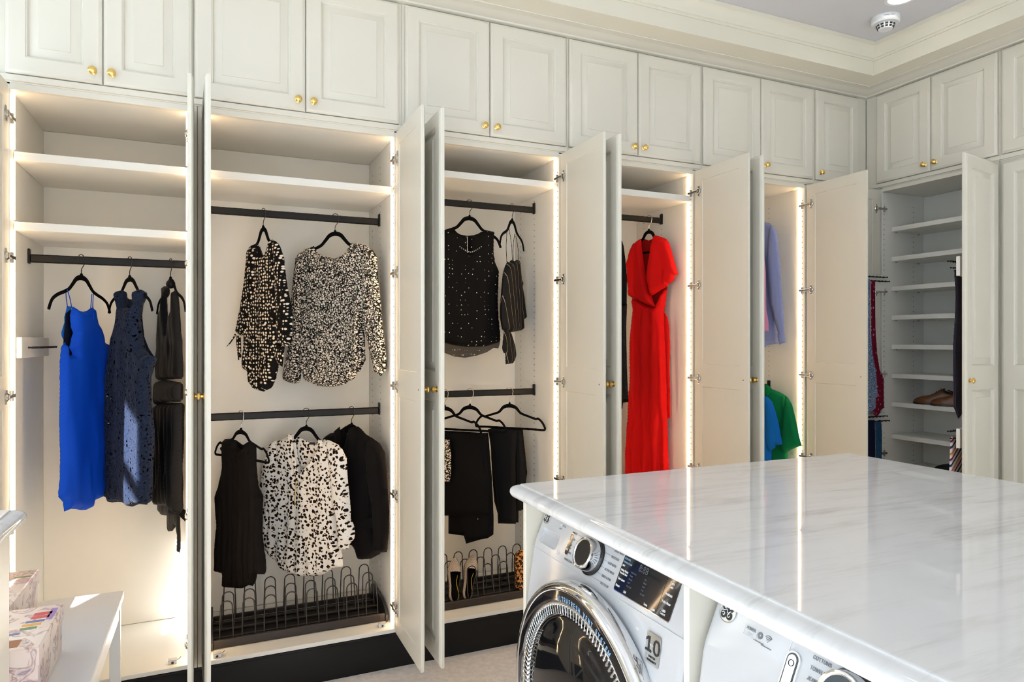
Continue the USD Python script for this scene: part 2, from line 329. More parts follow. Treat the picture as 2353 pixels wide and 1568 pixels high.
CROWN = [(.2405, Zc - .093), (.248, Zc - .093), (.25, Zc - .088), (.249, Zc - .080), (.255, Zc - .078), (.258, Zc - .070), (.259, Zc - .060), (.264, Zc - .045), (.272, Zc - .033), (.283, Zc - .024), (.287, Zc - .022), (.288, Zc), (.2405, Zc)]
struct('trim_3', moulding(CROWN, XL, YB), 'cream_wall', 20)

# black base under the closets, with its cap
struct('baseboard_back', [box(-.737, XF + .1, YF + .012, YF + .05, 0, .150, 0), box(-.737, XF + .1, YF + .004, YF + .05, .150, .1645, .003)], 'black_base')
struct('baseboard_right', [box(XF + .012, XF + .05, YB, YF - .02, 0, .150, 0), box(XF + .004, XF + .05, YB, YF - .02, .150, .1645, .003)], 'black_base')

# ---------------------------------------------------------------- cabinet doors
def door_frame(w, h, panels, t=.020, front=True):
    """panelled door, hinge edge at x=0, front face at y=0 looking to -y; panels = [(z0, z1)]; the frame without the raised fields"""
    st = .062; v = []
    ms = []
    outer = [rect(0, w, 0, h, 0.0005, t), rect(0, w, 0, h, 0, t - .0005), rect(0, w, 0, h, 0, .008), rect(0, w, 0, h, .003, .0045), rect(0, w, 0, h, .005, .0042), rect(0, w, 0, h, .012, .0)]
    ms.append(loops_mesh(outer, False, False))
    def face(i, y, flip):
        P = Polygon([(i, i), (w - i, i), (w - i, h - i), (i, h - i)], [[(st, a), (w - st, a), (w - st, b), (st, b)] for a, b in panels])
        vv, ff = trimesh.creation.triangulate_polygon(P, engine='earcut'); vv = np.array(vv)
        m = trimesh.Trimesh(np.stack([vv[:, 0], np.full(len(vv), y), vv[:, 1]], 1), ff, process=False)
        if (m.face_normals[:, 1].mean() > 0) != flip: m.invert()
        return m
    ms.append(face(.012, 0, False)); ms.append(face(.0005, t, True))
    for a, b in panels:
        inn = [rect(st, w - st, a, b, 0, 0), rect(st, w - st, a, b, .0025, .003), rect(st, w - st, a, b, .0055, .004), rect(st, w - st, a, b, .009, .0125), rect(st, w - st, a, b, .0105, .0135)]
        m = loops_mesh(inn, False, False); ms.append(m)
        bk = [rect(st, w - st, a, b, 0, t), rect(st, w - st, a, b, .002, t - .0035), rect(st, w - st, a, b, .0105, t - .0035)]
        m = loops_mesh(bk, False, False); m.invert(); ms.append(m)
    for i in range(len(ms)):
        if i == 0 and ms[i].face_normals[:, 1].mean() > 0: ms[i].invert()
    return cat(ms)
def door_panel(w, h, pan, t=.020):
    st = .062; a, b = pan
    F = [rect(st, w - st, a, b, .0106, t - .0036), rect(st, w - st, a, b, .0106, .0134), rect(st, w - st, a, b, .014, .0132), rect(st, w - st, a, b, .041, .0040), rect(st, w - st, a, b, .0425, .0016)]
    m = loops_mesh(F, True, True)
    if m.volume < 0: m.invert()
    return m
def knob_mesh(o, axis, s=1.0, long=.026):
    k = long
    return lathe([(0, 0), (.0125 * s, 0), (.013 * s, .002), (.010 * s, .004), (.006 * s, .006), (.0055 * s, k * .42), (.009 * s, k * .50), (.0135 * s, k * .60), (.0150 * s, k * .70), (.0150 * s, k * .76), (.0115 * s, k * .86), (.0105 * s, k * .90), (.0085 * s, k * .92), (.006 * s, k * .99), (0, k)], o, axis, 20)
def xf(m, rot, loc, mirror=False):
    m = m.copy()
    if mirror:
        m.apply_transform(np.diag([-1.0, 1, 1, 1]));
        if m.volume < 0: m.invert()
    c, s = math.cos(rot), math.sin(rot); T = np.eye(4); T[:2, :2] = [[c, -s], [s, c]]; T[:3, 3] = loc; m.apply_transform(T); return m
def add_door(t, w, h, panels, rot, loc, right=False, knob=None, hinges=(), screw=None, knob_long=.026, knob_s=1.0):
    """door part of thing t with its fields, knob and hinges below it; loc = lower hinge corner of the front face, turned by rot"""
    fr = door_frame(w, h, panels)
    if right:
        fr = fr.copy(); fr.apply_transform(np.diag([-1.0, 1, 1, 1])); fr.invert() if fr.face_normals is not None and False else None
    m = fr
    if right:
        v, f = np.array(m.vertices), np.array(m.faces)
        m = trimesh.Trimesh(v, f, process=False)
        # mirrored by apply_transform: trimesh already flips the winding
    d = t.part('door', xf(m, rot, loc), 'cream_paint', 25, local=True)
    for p in panels:
        t.part('panel', xf(door_panel(w, h, p), rot, loc, right), 'cream_paint', 25, under=d, local=True)
    sx = -1 if right else 1
    if knob:
        t.part('knob', xf(knob_mesh((sx * knob[0], 0, knob[1]), (0, -1, 0), knob_s, knob_long), rot, loc), 'brass', 40, under=d, label='brass knob', local=True)
    if screw:
        t.part('screw', xf(lathe([(0, 0), (.004, 0), (.004, .0015), (.0, .002)], (sx * screw[0], .0201, screw[1]), (0, 1, 0), 10), rot, loc), 'steel', 40, under=d, local=True)
    for z in hinges:
        x = lambda a, b: (min(sx * a, sx * b), max(sx * a, sx * b))
        ms = [box(*x(.030, .044), .0201, .0235, z - .028, z + .028, .001), lathe([(0, 0), (.0, 0), (.0165, 0), (.0165, .006), (.012, .010), (0, .011)], (sx * .037, .0202, z), (0, 1, 0), 14),
              box(*x(.006, .036), .026, .034, z - .006, z + .006, .001),
              box(*x(-.050, .010), .0235, .0315, z - .0065, z + .0065, .001), box(*x(-.034, -.024), .0205, .029, z - .020, z + .020, .001)]
        t.part('hinge', xf(cat(ms), rot, loc), 'steel', 30, under=d, label='nickel concealed hinge', local=True)
    return d

ZB, ZT = .165, 2.441                       # opening: top edge of the black base, underside of the head rail
DZ0, DZ1 = .172, 2.453                     # lower doors
HZ = [2.335, 1.815, 1.298, .800, .285]
MID = [(.075, 1.083), (1.203, 2.219)]      # the two fields of a lower door (its own z)
def pin_holes(x, sx, ys, z0, z1, step=.032):
    ms = []
    for y in ys:
        for z in np.arange(z0, z1, step):
            m = trimesh.creation.cylinder(.0028, .0012, sections=6); m.apply_transform(trimesh.transformations.rotation_matrix(math.pi / 2, [0, 1, 0])); m.apply_translation((x + sx * .0005, y, z)); ms.append(m)
    return cat(ms)
def wardrobe(name, label, L, R, gapL, gapR, shelves=(), rods=(), leds=(1, 1), depth=.56, loc=None, rot=0.0, zb=ZB, shelf_y=.012, wall_mat='melamine', cat_='wardrobe', pins='r', rod_y=.29):
    """open closet carcass; local x runs over the opening 0..W, y into it"""
    t = Thing(name, label, cat_, loc if loc is not None else (L, YF, 0), rot)
    W_ = R - L; D = depth; P = lambda n, m, k='melamine', **a: t.part(n, m, k, local=True, **a)
    P('side_panel', box(-.018, 0, .0005, D, zb, ZT + .02)); P('side_panel', box(W_, W_ + .018, .0005, D, zb, ZT + .02))
    P('back_panel', box(0, W_, D - .012, D, zb + .018, ZT + .0), wall_mat)
    P('top_panel', box(0, W_, .0205, D, ZT + .0005, ZT + .02)); P('bottom_panel', box(0, W_, 0, D - .012, zb + .0005, zb + .018))
    P('stile', box(-gapL + .0003, -.0005 if gapL < .019 else -.0185, .0, .020, zb, ZT + .0335), 'cream_paint')
    P('stile', box(.0005 + W_ if gapR < .019 else W_ + .0185, W_ + gapR - .0003, .0, .020, zb, ZT + .0335), 'cream_paint')
    P('head_rail', box(0, W_, .0, .020, ZT, ZT + .0335), 'cream_paint')
    zs = sorted([s[0] for s in shelves])
    for z0, z1, y0 in shelves: P('shelf', box(.001, W_ - .001, y0, D - .013, z0, z1, .001))
    for z in rods:
        b = P('hanging_rod', [box(.006, W_ - .006, rod_y - .0075, rod_y + .0075, z - .017, z + .017, .005)], 'rod_black', label='black hanging rod')
        for x0, x1 in ((.0005, .008), (W_ - .008, W_ - .0005)):
            t.part('rod_bracket', [box(x0, x1, rod_y - .013, rod_y + .013, z - .022, z + .040, .003)], 'rod_black', under=b, local=True)
    cuts = [zb + .025] + [c for s in sorted(shelves) for c in (s[0] - .004, s[1] + .004)] + [ZT - .006]
    for on, x0, x1 in ((leds[0], .0008, .0085), (leds[1], W_ - .0085, W_ - .0008)):
        if on:
            for a, b in zip(cuts[::2], cuts[1::2]):
                if b - a > .05: t.part('led_strip', box(x0, x1, .034, .042, a, b, .001), 'led_warm', False, label='glowing warm led strip', local=True)
    hz = zb + .09
    if 'r' in pins: P('pin_holes', pin_holes(W_, -1, (.018, .29, .47), hz, ZT - .05), 'hole_dark', kind='stuff')
    if 'l' in pins: P('pin_holes', pin_holes(0, 1, (.018, .29, .47), hz, ZT - .05), 'hole_dark', kind='stuff')
    return t
def lower_door(t, W_, side, dw, ang, knob=True, hinges=True, dx=0.0, kl=.026):
    """side 'l' or 'r'; ang = opening angle in degrees"""
    h = DZ1 - DZ0; a = math.radians(ang)
    kn = (dw - .035, 1.305 - DZ0) if knob else None
    hz = [z - DZ0 for z in HZ] if hinges else ()
    if side == 'l':   # closed: rot 0, front to -y. Hinge pivot = inner corner of the open door
        rot = -a; off = np.array([0, .020]); c, s = math.cos(rot), math.sin(rot)
        loc = np.array([dx, -.015]) - np.array([-off[1] * s, off[1] * c])
        add_door(t, dw, h, MID, rot, (loc[0], loc[1], DZ0), False, kn, hz, (dw - .035, 1.305 - DZ0), kl)
    else:
        rot = a; off = .020; c, s = math.cos(rot), math.sin(rot)
        loc = np.array([W_ + dx, -.015]) - np.array([-off * s, off * c])
        add_door(t, dw, h, MID, rot, (loc[0], loc[1], DZ0), True, kn, hz, (dw - .035, 1.305 - DZ0), kl)

BAYS = [(-.690, -.092), (-.022, .763), (.862, 1.614), (1.711, 2.461), (2.568, 3.308)]
SH = .032
W1 = wardrobe('wardrobe', 'open cream wardrobe at far left with two shelves above blue, navy and black dresses', *BAYS[0], .045, .0345, [(2.190, 2.222, .05), (1.925, 1.956, .05)], [1.842], rod_y=.275)
lower_door(W1, .598, 'l', .385, 90.5); lower_door(W1, .598, 'r', .383, 91, dx=.003)
W2 = wardrobe('wardrobe', 'open cream wardrobe with patterned blouses over two rods and a full empty shoe rack', *BAYS[1], .0345, .049, [(2.190, 2.222, .05)], [2.098, 1.158], rod_y=.30)
lower_door(W2, .785, 'l', .408, 87.7); lower_door(W2, .785, 'r', .412, 90)
W3 = wardrobe('wardrobe', 'open cream wardrobe with black dotted top above folded black trousers', *BAYS[2], .049, .048, [(2.294, 2.326, .05)], [2.222, 1.229], rod_y=.286)
lower_door(W3, .752, 'l', .412, 90); lower_door(W3, .752, 'r', .412, 90)
W4 = wardrobe('wardrobe', 'open cream wardrobe holding the long red dress', *BAYS[3], .048, .053, [(2.292, 2.326, .03)], [2.226], rod_y=.287)
lower_door(W4, .750, 'l', .412, 90); lower_door(W4, .750, 'r', .412, 90)
W5 = wardrobe('wardrobe', 'open cream wardrobe with blue shirt and green polo, nearest the room corner', *BAYS[4], .053, .055, [], [2.225, 1.21], rod_y=.287)
lower_door(W5, .740, 'l', .412, 90); lower_door(W5, .740, 'r', .412, 90)
t = Thing('corner_filler', 'plain cream filler panel in the room corner beside the tie cabinet', 'panel', (3.364, YF, 0))
t.part('stile', box(0, XF - 3.364 - .001, 0, .02, .165, 2.4745), 'cream_paint', local=True)

# right run: cabinet with eight shelves, doors ajar
RL, RR = 2.936, 2.262
ru_shelves = [(z - .016, z + .012, .085) for z in (2.213, 2.025, 1.838, 1.655, 1.470, 1.288, 1.108, .905, .705, .48)]
RU = wardrobe('shelf_cabinet', 'open cream cabinet of many shelves with ties and brown shoes, on right wall', 0, RL - RR, XF and (YF - .022 - RL), .0185, ru_shelves, [], (0, 0), .40, (XF, RL, 0), -math.pi / 2, cat_='cabinet', pins='l')
for z0, z1, y0 in ru_shelves:
    RU.part('shelf_pin', [box(.0005, .009, y, y + .008, z0 - .006, z0 - .0003, .0005) for y in (.12, .33)], 'steel', local=True)
lower_door(RU, RL - RR, 'l', .350, 92, dx=-.002); lower_door(RU, RL - RR, 'r', .385, 100, dx=.004)
TC = Thing('tall_cabinet', 'closed tall cream cabinet at the right edge beside the shelf cabinet', 'cabinet', (XF, 2.242, 0), -math.pi / 2)
TC.part('body', box(0, .90, .0005, .40, .165, 2.4745), 'cream_paint', local=True)
add_door(TC, .42, DZ1 - DZ0, MID, 0, (.018, -.0205, DZ0)); add_door(TC, .42, DZ1 - DZ0, MID, 0, (.018 + .843, -.0205, DZ0), True)
TC2 = Thing('tall_cabinet', 'closed tall cream cabinet out of sight beyond the right edge', 'cabinet', (XF, 1.342, 0), -math.pi / 2)
TC2.part('body', box(0.001, 3.9, .0005, .40, .165, 2.4745), 'cream_paint', local=True)

# upper cabinets
def upper(label, x0, x1, doors, loc=None, rot=0.0, fill=(0, 0)):
    t = Thing('upper_cabinet', label, 'cabinet', loc if loc is not None else (x0, YF, 2.475), rot)
    w = x1 - x0
    t.part('body', box(.0003, w - .0003, 0, .36, .001, .6135), 'cream_paint', local=True)
    t.part('light_rail', [box(.0003, w - .0003, -.010, -.0004, -.004, .020, .002), box(.0003, w - .0003, -.003, -.0004, -.010, -.0035, .001)], 'cream_paint', local=True)
    for a, b, side in doors:
        dw = b - a; kn = (dw - .030, .043) if side else None
        add_door(t, dw, .552, [(.062, .490)], 0, (a - x0 if side != 'r' else b - x0, -.0205, .023), side == 'r', kn, (), None, .028, 1.0)
    return t
UP = [('upper cabinet pair over the dresses, brass knobs, cut by the top left edge', -.745, -.072, [(-.700, -.391, 'l'), (-.387, -.077, 'r')]),
      ('upper cabinet pair over the two patterned blouses', -.072, .7945, [(-.067, .366, 'l'), (.370, .780, 'r')]),
      ('upper cabinet pair over the black dotted top', .7945, 1.657, [(.809, 1.227, 'l'), (1.231, 1.647, 'r')]),
      ('upper cabinet pair over the red dress', 1.657, 2.5135, [(1.667, 2.083, 'l'), (2.087, 2.504, 'r')]),
      ('upper cabinet pair over the blue shirt and green polo', 2.5135, 3.375, [(2.523, 2.943, 'l'), (2.947, 3.362, 'r')]),
      ('narrow single upper cabinet in the room corner', 3.375, XF - .0005, [(3.388, 3.762, 'r')])]
for l, a, b, d in UP: upper(l, a, b, d)
upper('upper cabinet pair over the shelf cabinet on right wall', -3.0495, -2.236, [(-2.966, -2.615, 'l'), (-2.611, -2.247, 'r')], (XF, 3.0495, 2.475), -math.pi / 2)
upper('upper cabinet cut by the right edge, over the closed tall cabinet', -2.236, -1.36, [(-2.225, -1.80, 'l'), (-1.796, -1.37, 'r')], (XF, 2.236, 2.475), -math.pi / 2)
upper('upper cabinet out of sight beyond the right edge', -1.36, 2.5, [], (XF, 1.36, 2.475), -math.pi / 2)

# ---------------------------------------------------------------- island, countertop
def slab(name, label, x0, x1, y0, y1, zt, th=.045):
    t = Thing(name, label, 'countertop', ((x0 + x1) / 2, (y0 + y1) / 2, zt - th))
    def loop(e, z, r):
        P = Polygon([(x0, y0), (x1, y0), (x1, y1), (x0, y1)]).buffer(e + r if e + r > 0 else 0.0001, quad_segs=6)
        return [(x, y, z) for x, y in list(P.exterior.coords)[:-1]]
    prof = [(.0005, 1.0), (.003, .992), (.005, .975), (.0052, .955), (.0058, .93), (.008, .905), (.014, .885), (.022, .855), (.030, .79), (.035, .70), (.0375, .58), (.0375, .46), (.035, .33), (.030, .20), (.022, .09), (.012, .02), (.004, 0.0)]
    L = [loop(e, zt - th + th * f, 0) for e, f in prof][::-1]
    m = loops_mesh(L, True, True)
    if m.volume < 0: m.invert()
    t.part('slab', m, 'marble', 35); return t
slab('countertop', 'glossy white marble countertop of the laundry island', .838, 2.195, .24, 1.816, 1.080)
slab('countertop', 'white counter corner at the left edge, above the floral boxes', -1.24, -.468, .85, 2.055, 1.080)
I = Thing('laundry_island', 'pale panelled island carcass around the washer and dryer', 'island', (1.5, 1.05, 0))
for y0, y1 in ((1.818, 1.836), (1.066, 1.083), (.316, .333)):
    I.part('partition', box(.85, 1.62, y0, y1, 0, 1.034), 'cream_paint')
I.part('back_panel', box(1.62, 2.17, .316, 1.836, 0, 1.034), 'cream_paint')
K = Thing('base_cabinet', 'white base cabinet under the left counter corner', 'cabinet', (-.8, 1.5, 0))
K.part('body', box(-1.20, -.480, .90, 2.058, 0, 1.034), 'cream_paint')
K.part('end_frame', [box(-.4795, -.466, a, b, c, d) for a, b, c, d in ((.90, .99, 0, 1.03), (1.97, 2.058, 0, 1.03), (.99, 1.97, .93, 1.03), (.99, 1.97, 0, .12), (.99, 1.97, .60, .68))], 'cream_paint')

# ---------------------------------------------------------------- washing machine and dryer
P0, PU, PN = np.array([.872, 0, .92]), np.array([.41, 0, .912]), np.array([-.912, 0, .41])
PU, PN = PU / np.linalg.norm(PU), PN / np.linalg.norm(PN); PE = np.array([0, -1.0, 0])
SHIFT = 0.0
def pan(y, s, o=0.0, base=None): return (P0 if base is None else base) + np.array([0, y, 0]) + s * PU + o * PN
def put(m, y, s, o=0.0): return frame(m, pan(y, s, o), PE, PU, PN)
def text(t, y, s, string, h, m, bold=False, o=.0006, under=None, fx=1.0, anchor='l'):
    g = meshkit.text_mesh(string, h, .0006, bold)
    g.apply_scale((fx, 1, 1))
    w = g.bounds[1][0] - g.bounds[0][0]
    g.apply_translation((-w / 2 if anchor == 'c' else -w if anchor == 'r' else 0, -h / 2, 0))
    t.part('lettering', put(g, y, s, o), m, False, under=under)
PROFILE = [(.95, 1.022), (.916, 1.018), (.908, 1.0), (.890, .960), (.872, .920), (.866, .900), (.859, .854), (.850, .800), (.842, .740), (.835, .66), (.832, .55), (.834, .40), (.842, .22), (.855, .06), (.862, .02), (.95, .015), (1.55, .015), (1.55, 1.022)]
def appliance_body(y0, y1):
    L = []
    for y, e in ((y0, .016), (y0 + .003, .007), (y0 + .009, .002), (y0 + .018, 0), (y1 - .018, 0), (y1 - .009, .002), (y1 - .003, .007), (y1, .016)):
        L.append([(x + (e if x < .94 else 0), y, z) for x, z in PROFILE])
    n = len(PROFILE); v = np.array([p for l in L for p in l]); f = []
    for i in range(len(L) - 1):
        for j in range(n):
            k = (j + 1) % n; f += [(i * n + j, (i + 1) * n + j, (i + 1) * n + k), (i * n + j, (i + 1) * n + k, i * n + k)]
    tri = trimesh.creation.triangulate_polygon(Polygon(PROFILE), engine='earcut')
    vv, ff = np.array(tri[0]), np.array(tri[1])
    idx = [int(np.argmin([(a[0] - p[0]) ** 2 + (a[1] - p[1]) ** 2 for p in PROFILE])) for a in vv]
    o = (len(L) - 1) * n
    for a in ff:
        f.append((idx[a[0]], idx[a[1]], idx[a[2]])); f.append((o + idx[a[0]], o + idx[a[2]], o + idx[a[1]]))
    m = trimesh.Trimesh(v, np.array(f), process=False); trimesh.repair.fix_normals(m)
    if m.volume < 0: m.invert()
    return m
def monogram(t, y, s, r=.019):
    b = t.part('logo', put(lathe([(0, 0), (r, 0), (r * 1.0, .0022), (r * .93, .003), (r * .90, .0022), (0, .0022)], (0, 0, 0), (0, 0, 1), 32), y, s), 'brushed_silver', 40, label='round silver script monogram badge')
    k = r * .40; g = shapely.union_all([Point(a * k * .88, c * k * .88).buffer(k * .86) for a in (-1, 1) for c in (-1, 1)] + [Point(0, 0).buffer(k)])
    t.part('monogram_field', put(prism(g, .0006), y, s, .0024), 'print_dark', False, under=b)
    ms = []
    for a in (-1, 1):
        for c in (-1, 1):
            th = np.linspace(.3, 5.4, 22) + (0 if a * c > 0 else 1.2); rr = np.linspace(.50, .16, 22) * k
            ms.append(tube(np.stack([a * k * .85 + rr * np.cos(th) * a, c * k * .85 + rr * np.sin(th), np.full(22, .0034)], 1), .0008 * r / .019, 5))
    ms.append(tube(curve([(-k * 1.1, -.2 * k, .0034), (-.2 * k, .35 * k, .0034), (.3 * k, -.35 * k, .0034), (k * 1.1, .2 * k, .0034)]), .0008, 5))
    t.part('monogram_script', put(cat(ms), y, s), 'print_light', 40, under=b)
def ring(r0, r1, h): return Point(0, 0).buffer(r1, quad_segs=24).difference(Point(0, 0).buffer(r0, quad_segs=24)) if r0 else Point(0, 0).buffer(r1, quad_segs=24)

WM = Thing('washing_machine', 'white front-loading washing machine with chrome ringed door in the island', 'washing machine', (1.2, 1.4505, 0))
body = appliance_body(1.096, 1.805)
mm = manifold3d.Manifold(manifold3d.Mesh(np.asarray(body.vertices, np.float32), np.asarray(body.faces, np.uint32)))
scoop = manifold3d.Manifold.batch_hull([manifold3d.Manifold.sphere(.012, 16).translate(tuple(pan(y, s, o))) for y in (1.762, 1.682) for s, o in ((.030, -.002), (.010, .004), (.032, .006), (.004, .010))])
try:
    if mm.num_tri() > 0: body = mm - scoop
except Exception: pass
WM.part('body', body, 'appliance_white', 28)
cx, cy, cz, RD = .838, 1.445, .552, .349
DO = np.array([cx, cy, cz]); DN = np.array([-1.0, 0, 0])
d = WM.part('door', lathe([(.20, -.010), (RD - .004, -.010), (RD, .004), (RD - .001, .020), (RD - .006, .031), (RD - .014, .036), (RD - .022, .036), (RD - .0245, .034), (RD - .026, .012), (.20, -.004)], DO, DN, 96), 'chrome', 40, label='chrome outer door ring')
WM.part('door_band', lathe([(.280, .030), (.3245, .0305), (.3245, .0345), (.312, .0365), (.300, .0365), (.297, .033), (.280, .032)], DO, DN, 96), 'gloss_black', 40, under=d, label='glossy black band with blue lettering')
WM.part('rib_seat', lathe([(.262, .010), (.2965, .030), (.2965, .0335), (.292, .034), (.272, .026), (.266, .020), (.262, .012)], DO, DN, 96), 'rib_silver', 40, under=d)
ms = []
for k in range(128):
    a = 2 * math.pi * k / 128; b = box(-.0028, .0028, .268, .2915, .026, .036, .001); b.apply_transform(trimesh.transformations.rotation_matrix(a, [0, 0, 1])); ms.append(b)
E2 = (0, -1, 0)
WM.part('rib_ring', frame(cat(ms), DO, (0, -1, 0), (0, 0, 1), DN), 'chrome', 30, under=d, label='ring of fine chrome ribs')
WM.part('door_glass', lathe([(.266, .014), (.2665, .026), (.262, .0275), (.250, .026), (.235, .034), (.20, .044), (.14, .052), (.07, .056), (0, .057)], DO, DN, 96), 'door_glass', 40, under=d, label='dark glass door window')
chars = 'ULTRAFRESH VENT SYSTEM'; ang = 104.0
for ch in chars:
    if ch != ' ':
        g = meshkit.text_mesh(ch, .0125, .0006, True); w = g.bounds[1][0] - g.bounds[0][0]; g.apply_translation((-g.bounds[0][0] - w / 2, -.006, 0)); g.apply_scale((.72, 1, 1))
        a = math.radians(ang); rad = .3065
        u, n_ = np.array([0, -math.cos(a), math.sin(a)]), np.array([0, -math.sin(a), -math.cos(a)])
        WM.part('lettering', frame(g, DO + rad * u + .0367 * DN, n_, u, DN), 'print_blue', False, under=d)
    ang -= (1.75 if ch in 'I' else 2.25) if ch != ' ' else 2.0
# control panel
text(WM, 1.60, .083, 'NORMAL', .0052, 'print_grey', fx=.8); text(WM, 1.617, .066, 'WHITES', .0052, 'print_grey', fx=.8); text(WM, 1.617, .050, 'TOWELS', .0052, 'print_grey', fx=.8)
text(WM, 1.617, .033, 'BULKY', .0052, 'print_grey', fx=.8); text(WM, 1.617, .026, 'Bedding', .0042, 'print_grey', fx=.8)
text(WM, 1.617, .013, 'SANITIZE', .0052, 'print_grey', fx=.8); text(WM, 1.617, .006, 'w/ Oxi', .0042, 'print_grey', fx=.8); text(WM, 1.612, -.006, 'POWER CLEAN', .0052, 'print_grey', fx=.8)
for s, y0, y1 in ((.083, 1.572, 1.540), (.066, 1.59, 1.555), (.050, 1.588, 1.58), (.033, 1.59, 1.578), (.013, 1.583, 1.56), (-.006, 1.572, 1.535)):
    WM.part('dial_mark', put(box(0, y0 - y1, -.0003, .0003, 0, .0006, 0), y0, s, .0005), 'print_grey', False)
for s, ty, word in ((.075, 1.413, 'QUICK WASH'), (.058, 1.417, 'DELICATES'), (.041, 1.422, 'COLD WASH'), (.024, 1.426, 'ACTIVE WEAR'), (.007, 1.428, 'RINSE & SPIN'), (-.010, 1.424, 'SELF CLEAN')):
    text(WM, ty, s, word, .0055, 'print_grey', fx=.8)
    WM.part('dial_mark', put(box(0, .034, -.0003, .0003, 0, .0006, 0), ty + .038, s + .001, .0005), 'print_grey', False)
DC = (1.492, .036)
dk = WM.part('dial', put(lathe([(0, 0), (.049, 0), (.049, .004), (.047, .006), (.0, .006)], (0, 0, 0), (0, 0, 1), 48), *DC), 'gloss_black', 40, label='round selector dial')
WM.part('dial_knob', put(lathe([(.030, .005), (.0425, .006), (.0425, .012), (.0405, .032), (.0385, .0355), (.0355, .036), (.034, .034), (.030, .033)], (0, 0, 0), (0, 0, 1), 48), *DC), 'chrome', 40, under=dk, label='chrome knob rim')
WM.part('dial_face', put(lathe([(0, .020), (.0345, .020), (.0343, .0335), (.03, .0338), (0, .0330)], (0, 0, 0), (0, 0, 1), 48), *DC), 'display_black', 20, under=dk, label='dark glass dial face')
pill = lambda w, h: rrect(w, h, min(w, h) / 2 - .0002, 10)
pb = WM.part('power_button', put(prism(pill(.019, .060), .002), 1.611, .034), 'chrome', 30, label='black pill shaped power and start button')
WM.part('button_face', put(prism(pill(.0165, .0575), .0012), 1.611, .034, .0015), 'gloss_black', 30, under=pb)
WM.part('power_symbol', put(prism(ring(.0038, .0048, 0), .0005), 1.611, .048, .0028), 'print_light', False, under=pb)
WM.part('start_symbol', put(prism(Polygon([(-.004, -.003), (-.004, .003), (.0, 0)]).union(shapely.box(.001, -.003, .002, .003)).union(shapely.box(.003, -.003, .004, .003)), .0005), 1.611, .019, .0028), 'print_light', False, under=pb)
WM.part('button_divider', put(box(-.007, .007, -.0003, .0003, 0, .0004, 0), 1.611, .034, .0028), 'print_light', False, under=pb)
dc = (1.259, .0395); dw_, dh_ = .211, .090
db = WM.part('display', put(prism(rrect(dw_ + .004, dh_ + .004, .006), .0018), *dc), 'chrome', 30, label='black glass touch display')
WM.part('display_glass', put(prism(rrect(dw_, dh_, .005), .0012), *dc, .0014), 'display_black', 30, under=db)
WM.part('display_centre', put(prism(rrect(.128, dh_ - .001, .001), .0006), dc[0] + .004, dc[1], .0025), 'display_black', 30, under=db)
T = lambda y, s, w, h, m='print_light', **k: text(WM, y, s, w, h, m, o=.0032, under=db, fx=.8, **k)
for i, (w, h, m) in enumerate((('SMART', .0045, 'print_blue'), ('DISPENSE', .0045, 'print_blue'), ('POWER STEAM', .0042, 'print_blue'), ('WiFi', .0045, 'print_light'))): T(1.361, .079 - .0085 * i, w, h, m)
T(1.361, .043, 'Delay Wash', .0048, bold=True); T(1.361, .036, 'Remote Start', .0044, bold=True); T(1.361, .022, 'Time Saver', .0048, bold=True); T(1.361, .006, 'Steam', .0050, bold=True)
T(1.325, .001, 'Soil', .0050, bold=True); T(1.245, .001, 'Temp', .0045); T(1.215, .001, 'Spin', .0050, bold=True)
T(1.178, .069, 'Extra', .0050, anchor='c', bold=True); T(1.178, .061, 'Care', .0050, anchor='c', bold=True); T(1.178, .044, 'PreWash', .0050, anchor='c', bold=True); T(1.178, .027, 'Extra Rinse', .0050, anchor='c', bold=True); T(1.178, .010, 'Light', .0050, anchor='c', bold=True); T(1.178, .003, 'Control', .0045, anchor='c')
T(1.300, .066, '8:88', .0150, 'print_faint')
for i, (a, b) in enumerate((('Extra Heavy', 'Hot'), ('Heavy', 'Warm'), ('Normal', 'Cool'), ('Light', 'Cold'), ('Extra Light', 'Tap Cold'))): T(1.322, .048 - .008 * i, a, .0035, 'print_faint'); T(1.268, .048 - .008 * i, b, .0035, 'print_faint')
WM.part('icon_print', put(cat([box(0, .011, -.0028, .0028, 0, .0005, 0), box(.014, .026, -.0025, .0025, 0, .0005, 0)]), 1.690, .068, .0004), 'appliance_grey', False)
text(WM, 1.676, .069, 'HE 5.0', .0050, 'print_grey', bold=True, fx=.7); text(WM, 1.690, .059, 'cu. ft.', .0035, 'print_grey')
WM.part('child_lock_mark', put(prism(rrect(.012, .012, .002).difference(rrect(.010, .010, .0015)), .0005), 1.652, -.002, .0004), 'appliance_grey', False)
monogram(WM, 1.772, .070)
bd = WM.part('warranty_badge', frame(prism(rrect(.048, .064, .005), .0012), (.8555, 1.191, .846), (0, -1, 0), (.13, 0, .99), (-.99, 0, .13)), 'brushed_silver', 30, label='silver ten year warranty badge')
def btext(w, h, u, v, m='print_dark', bold=False, fx=.9):
    g = meshkit.text_mesh(w, h, .0006, bold); g.apply_scale((fx, 1, 1)); ww = g.bounds[1][0] - g.bounds[0][0]; g.apply_translation((u - ww / 2 - g.bounds[0][0], v, .0013))
    WM.part('lettering', frame(g, (.8555, 1.191, .846), (0, -1, 0), (.13, 0, .99), (-.99, 0, .13)), m, False, under=bd)
btext('10', .030, 0, -.008, bold=True, fx=1.05); btext('YEAR', .0035, -.004, .005, 'print_light', fx=1.2); btext('LIMITED', .0045, 0, -.019, fx=.9); btext('WARRANTY', .0045, 0, -.027, fx=.9)
WM.part('seam', tube([(.8655 - .0005, 1.80, .897), (.866 - .001, 1.45, .900), (.866 - .001, 1.10, .9005)], .0008, 5), 'appliance_grey')

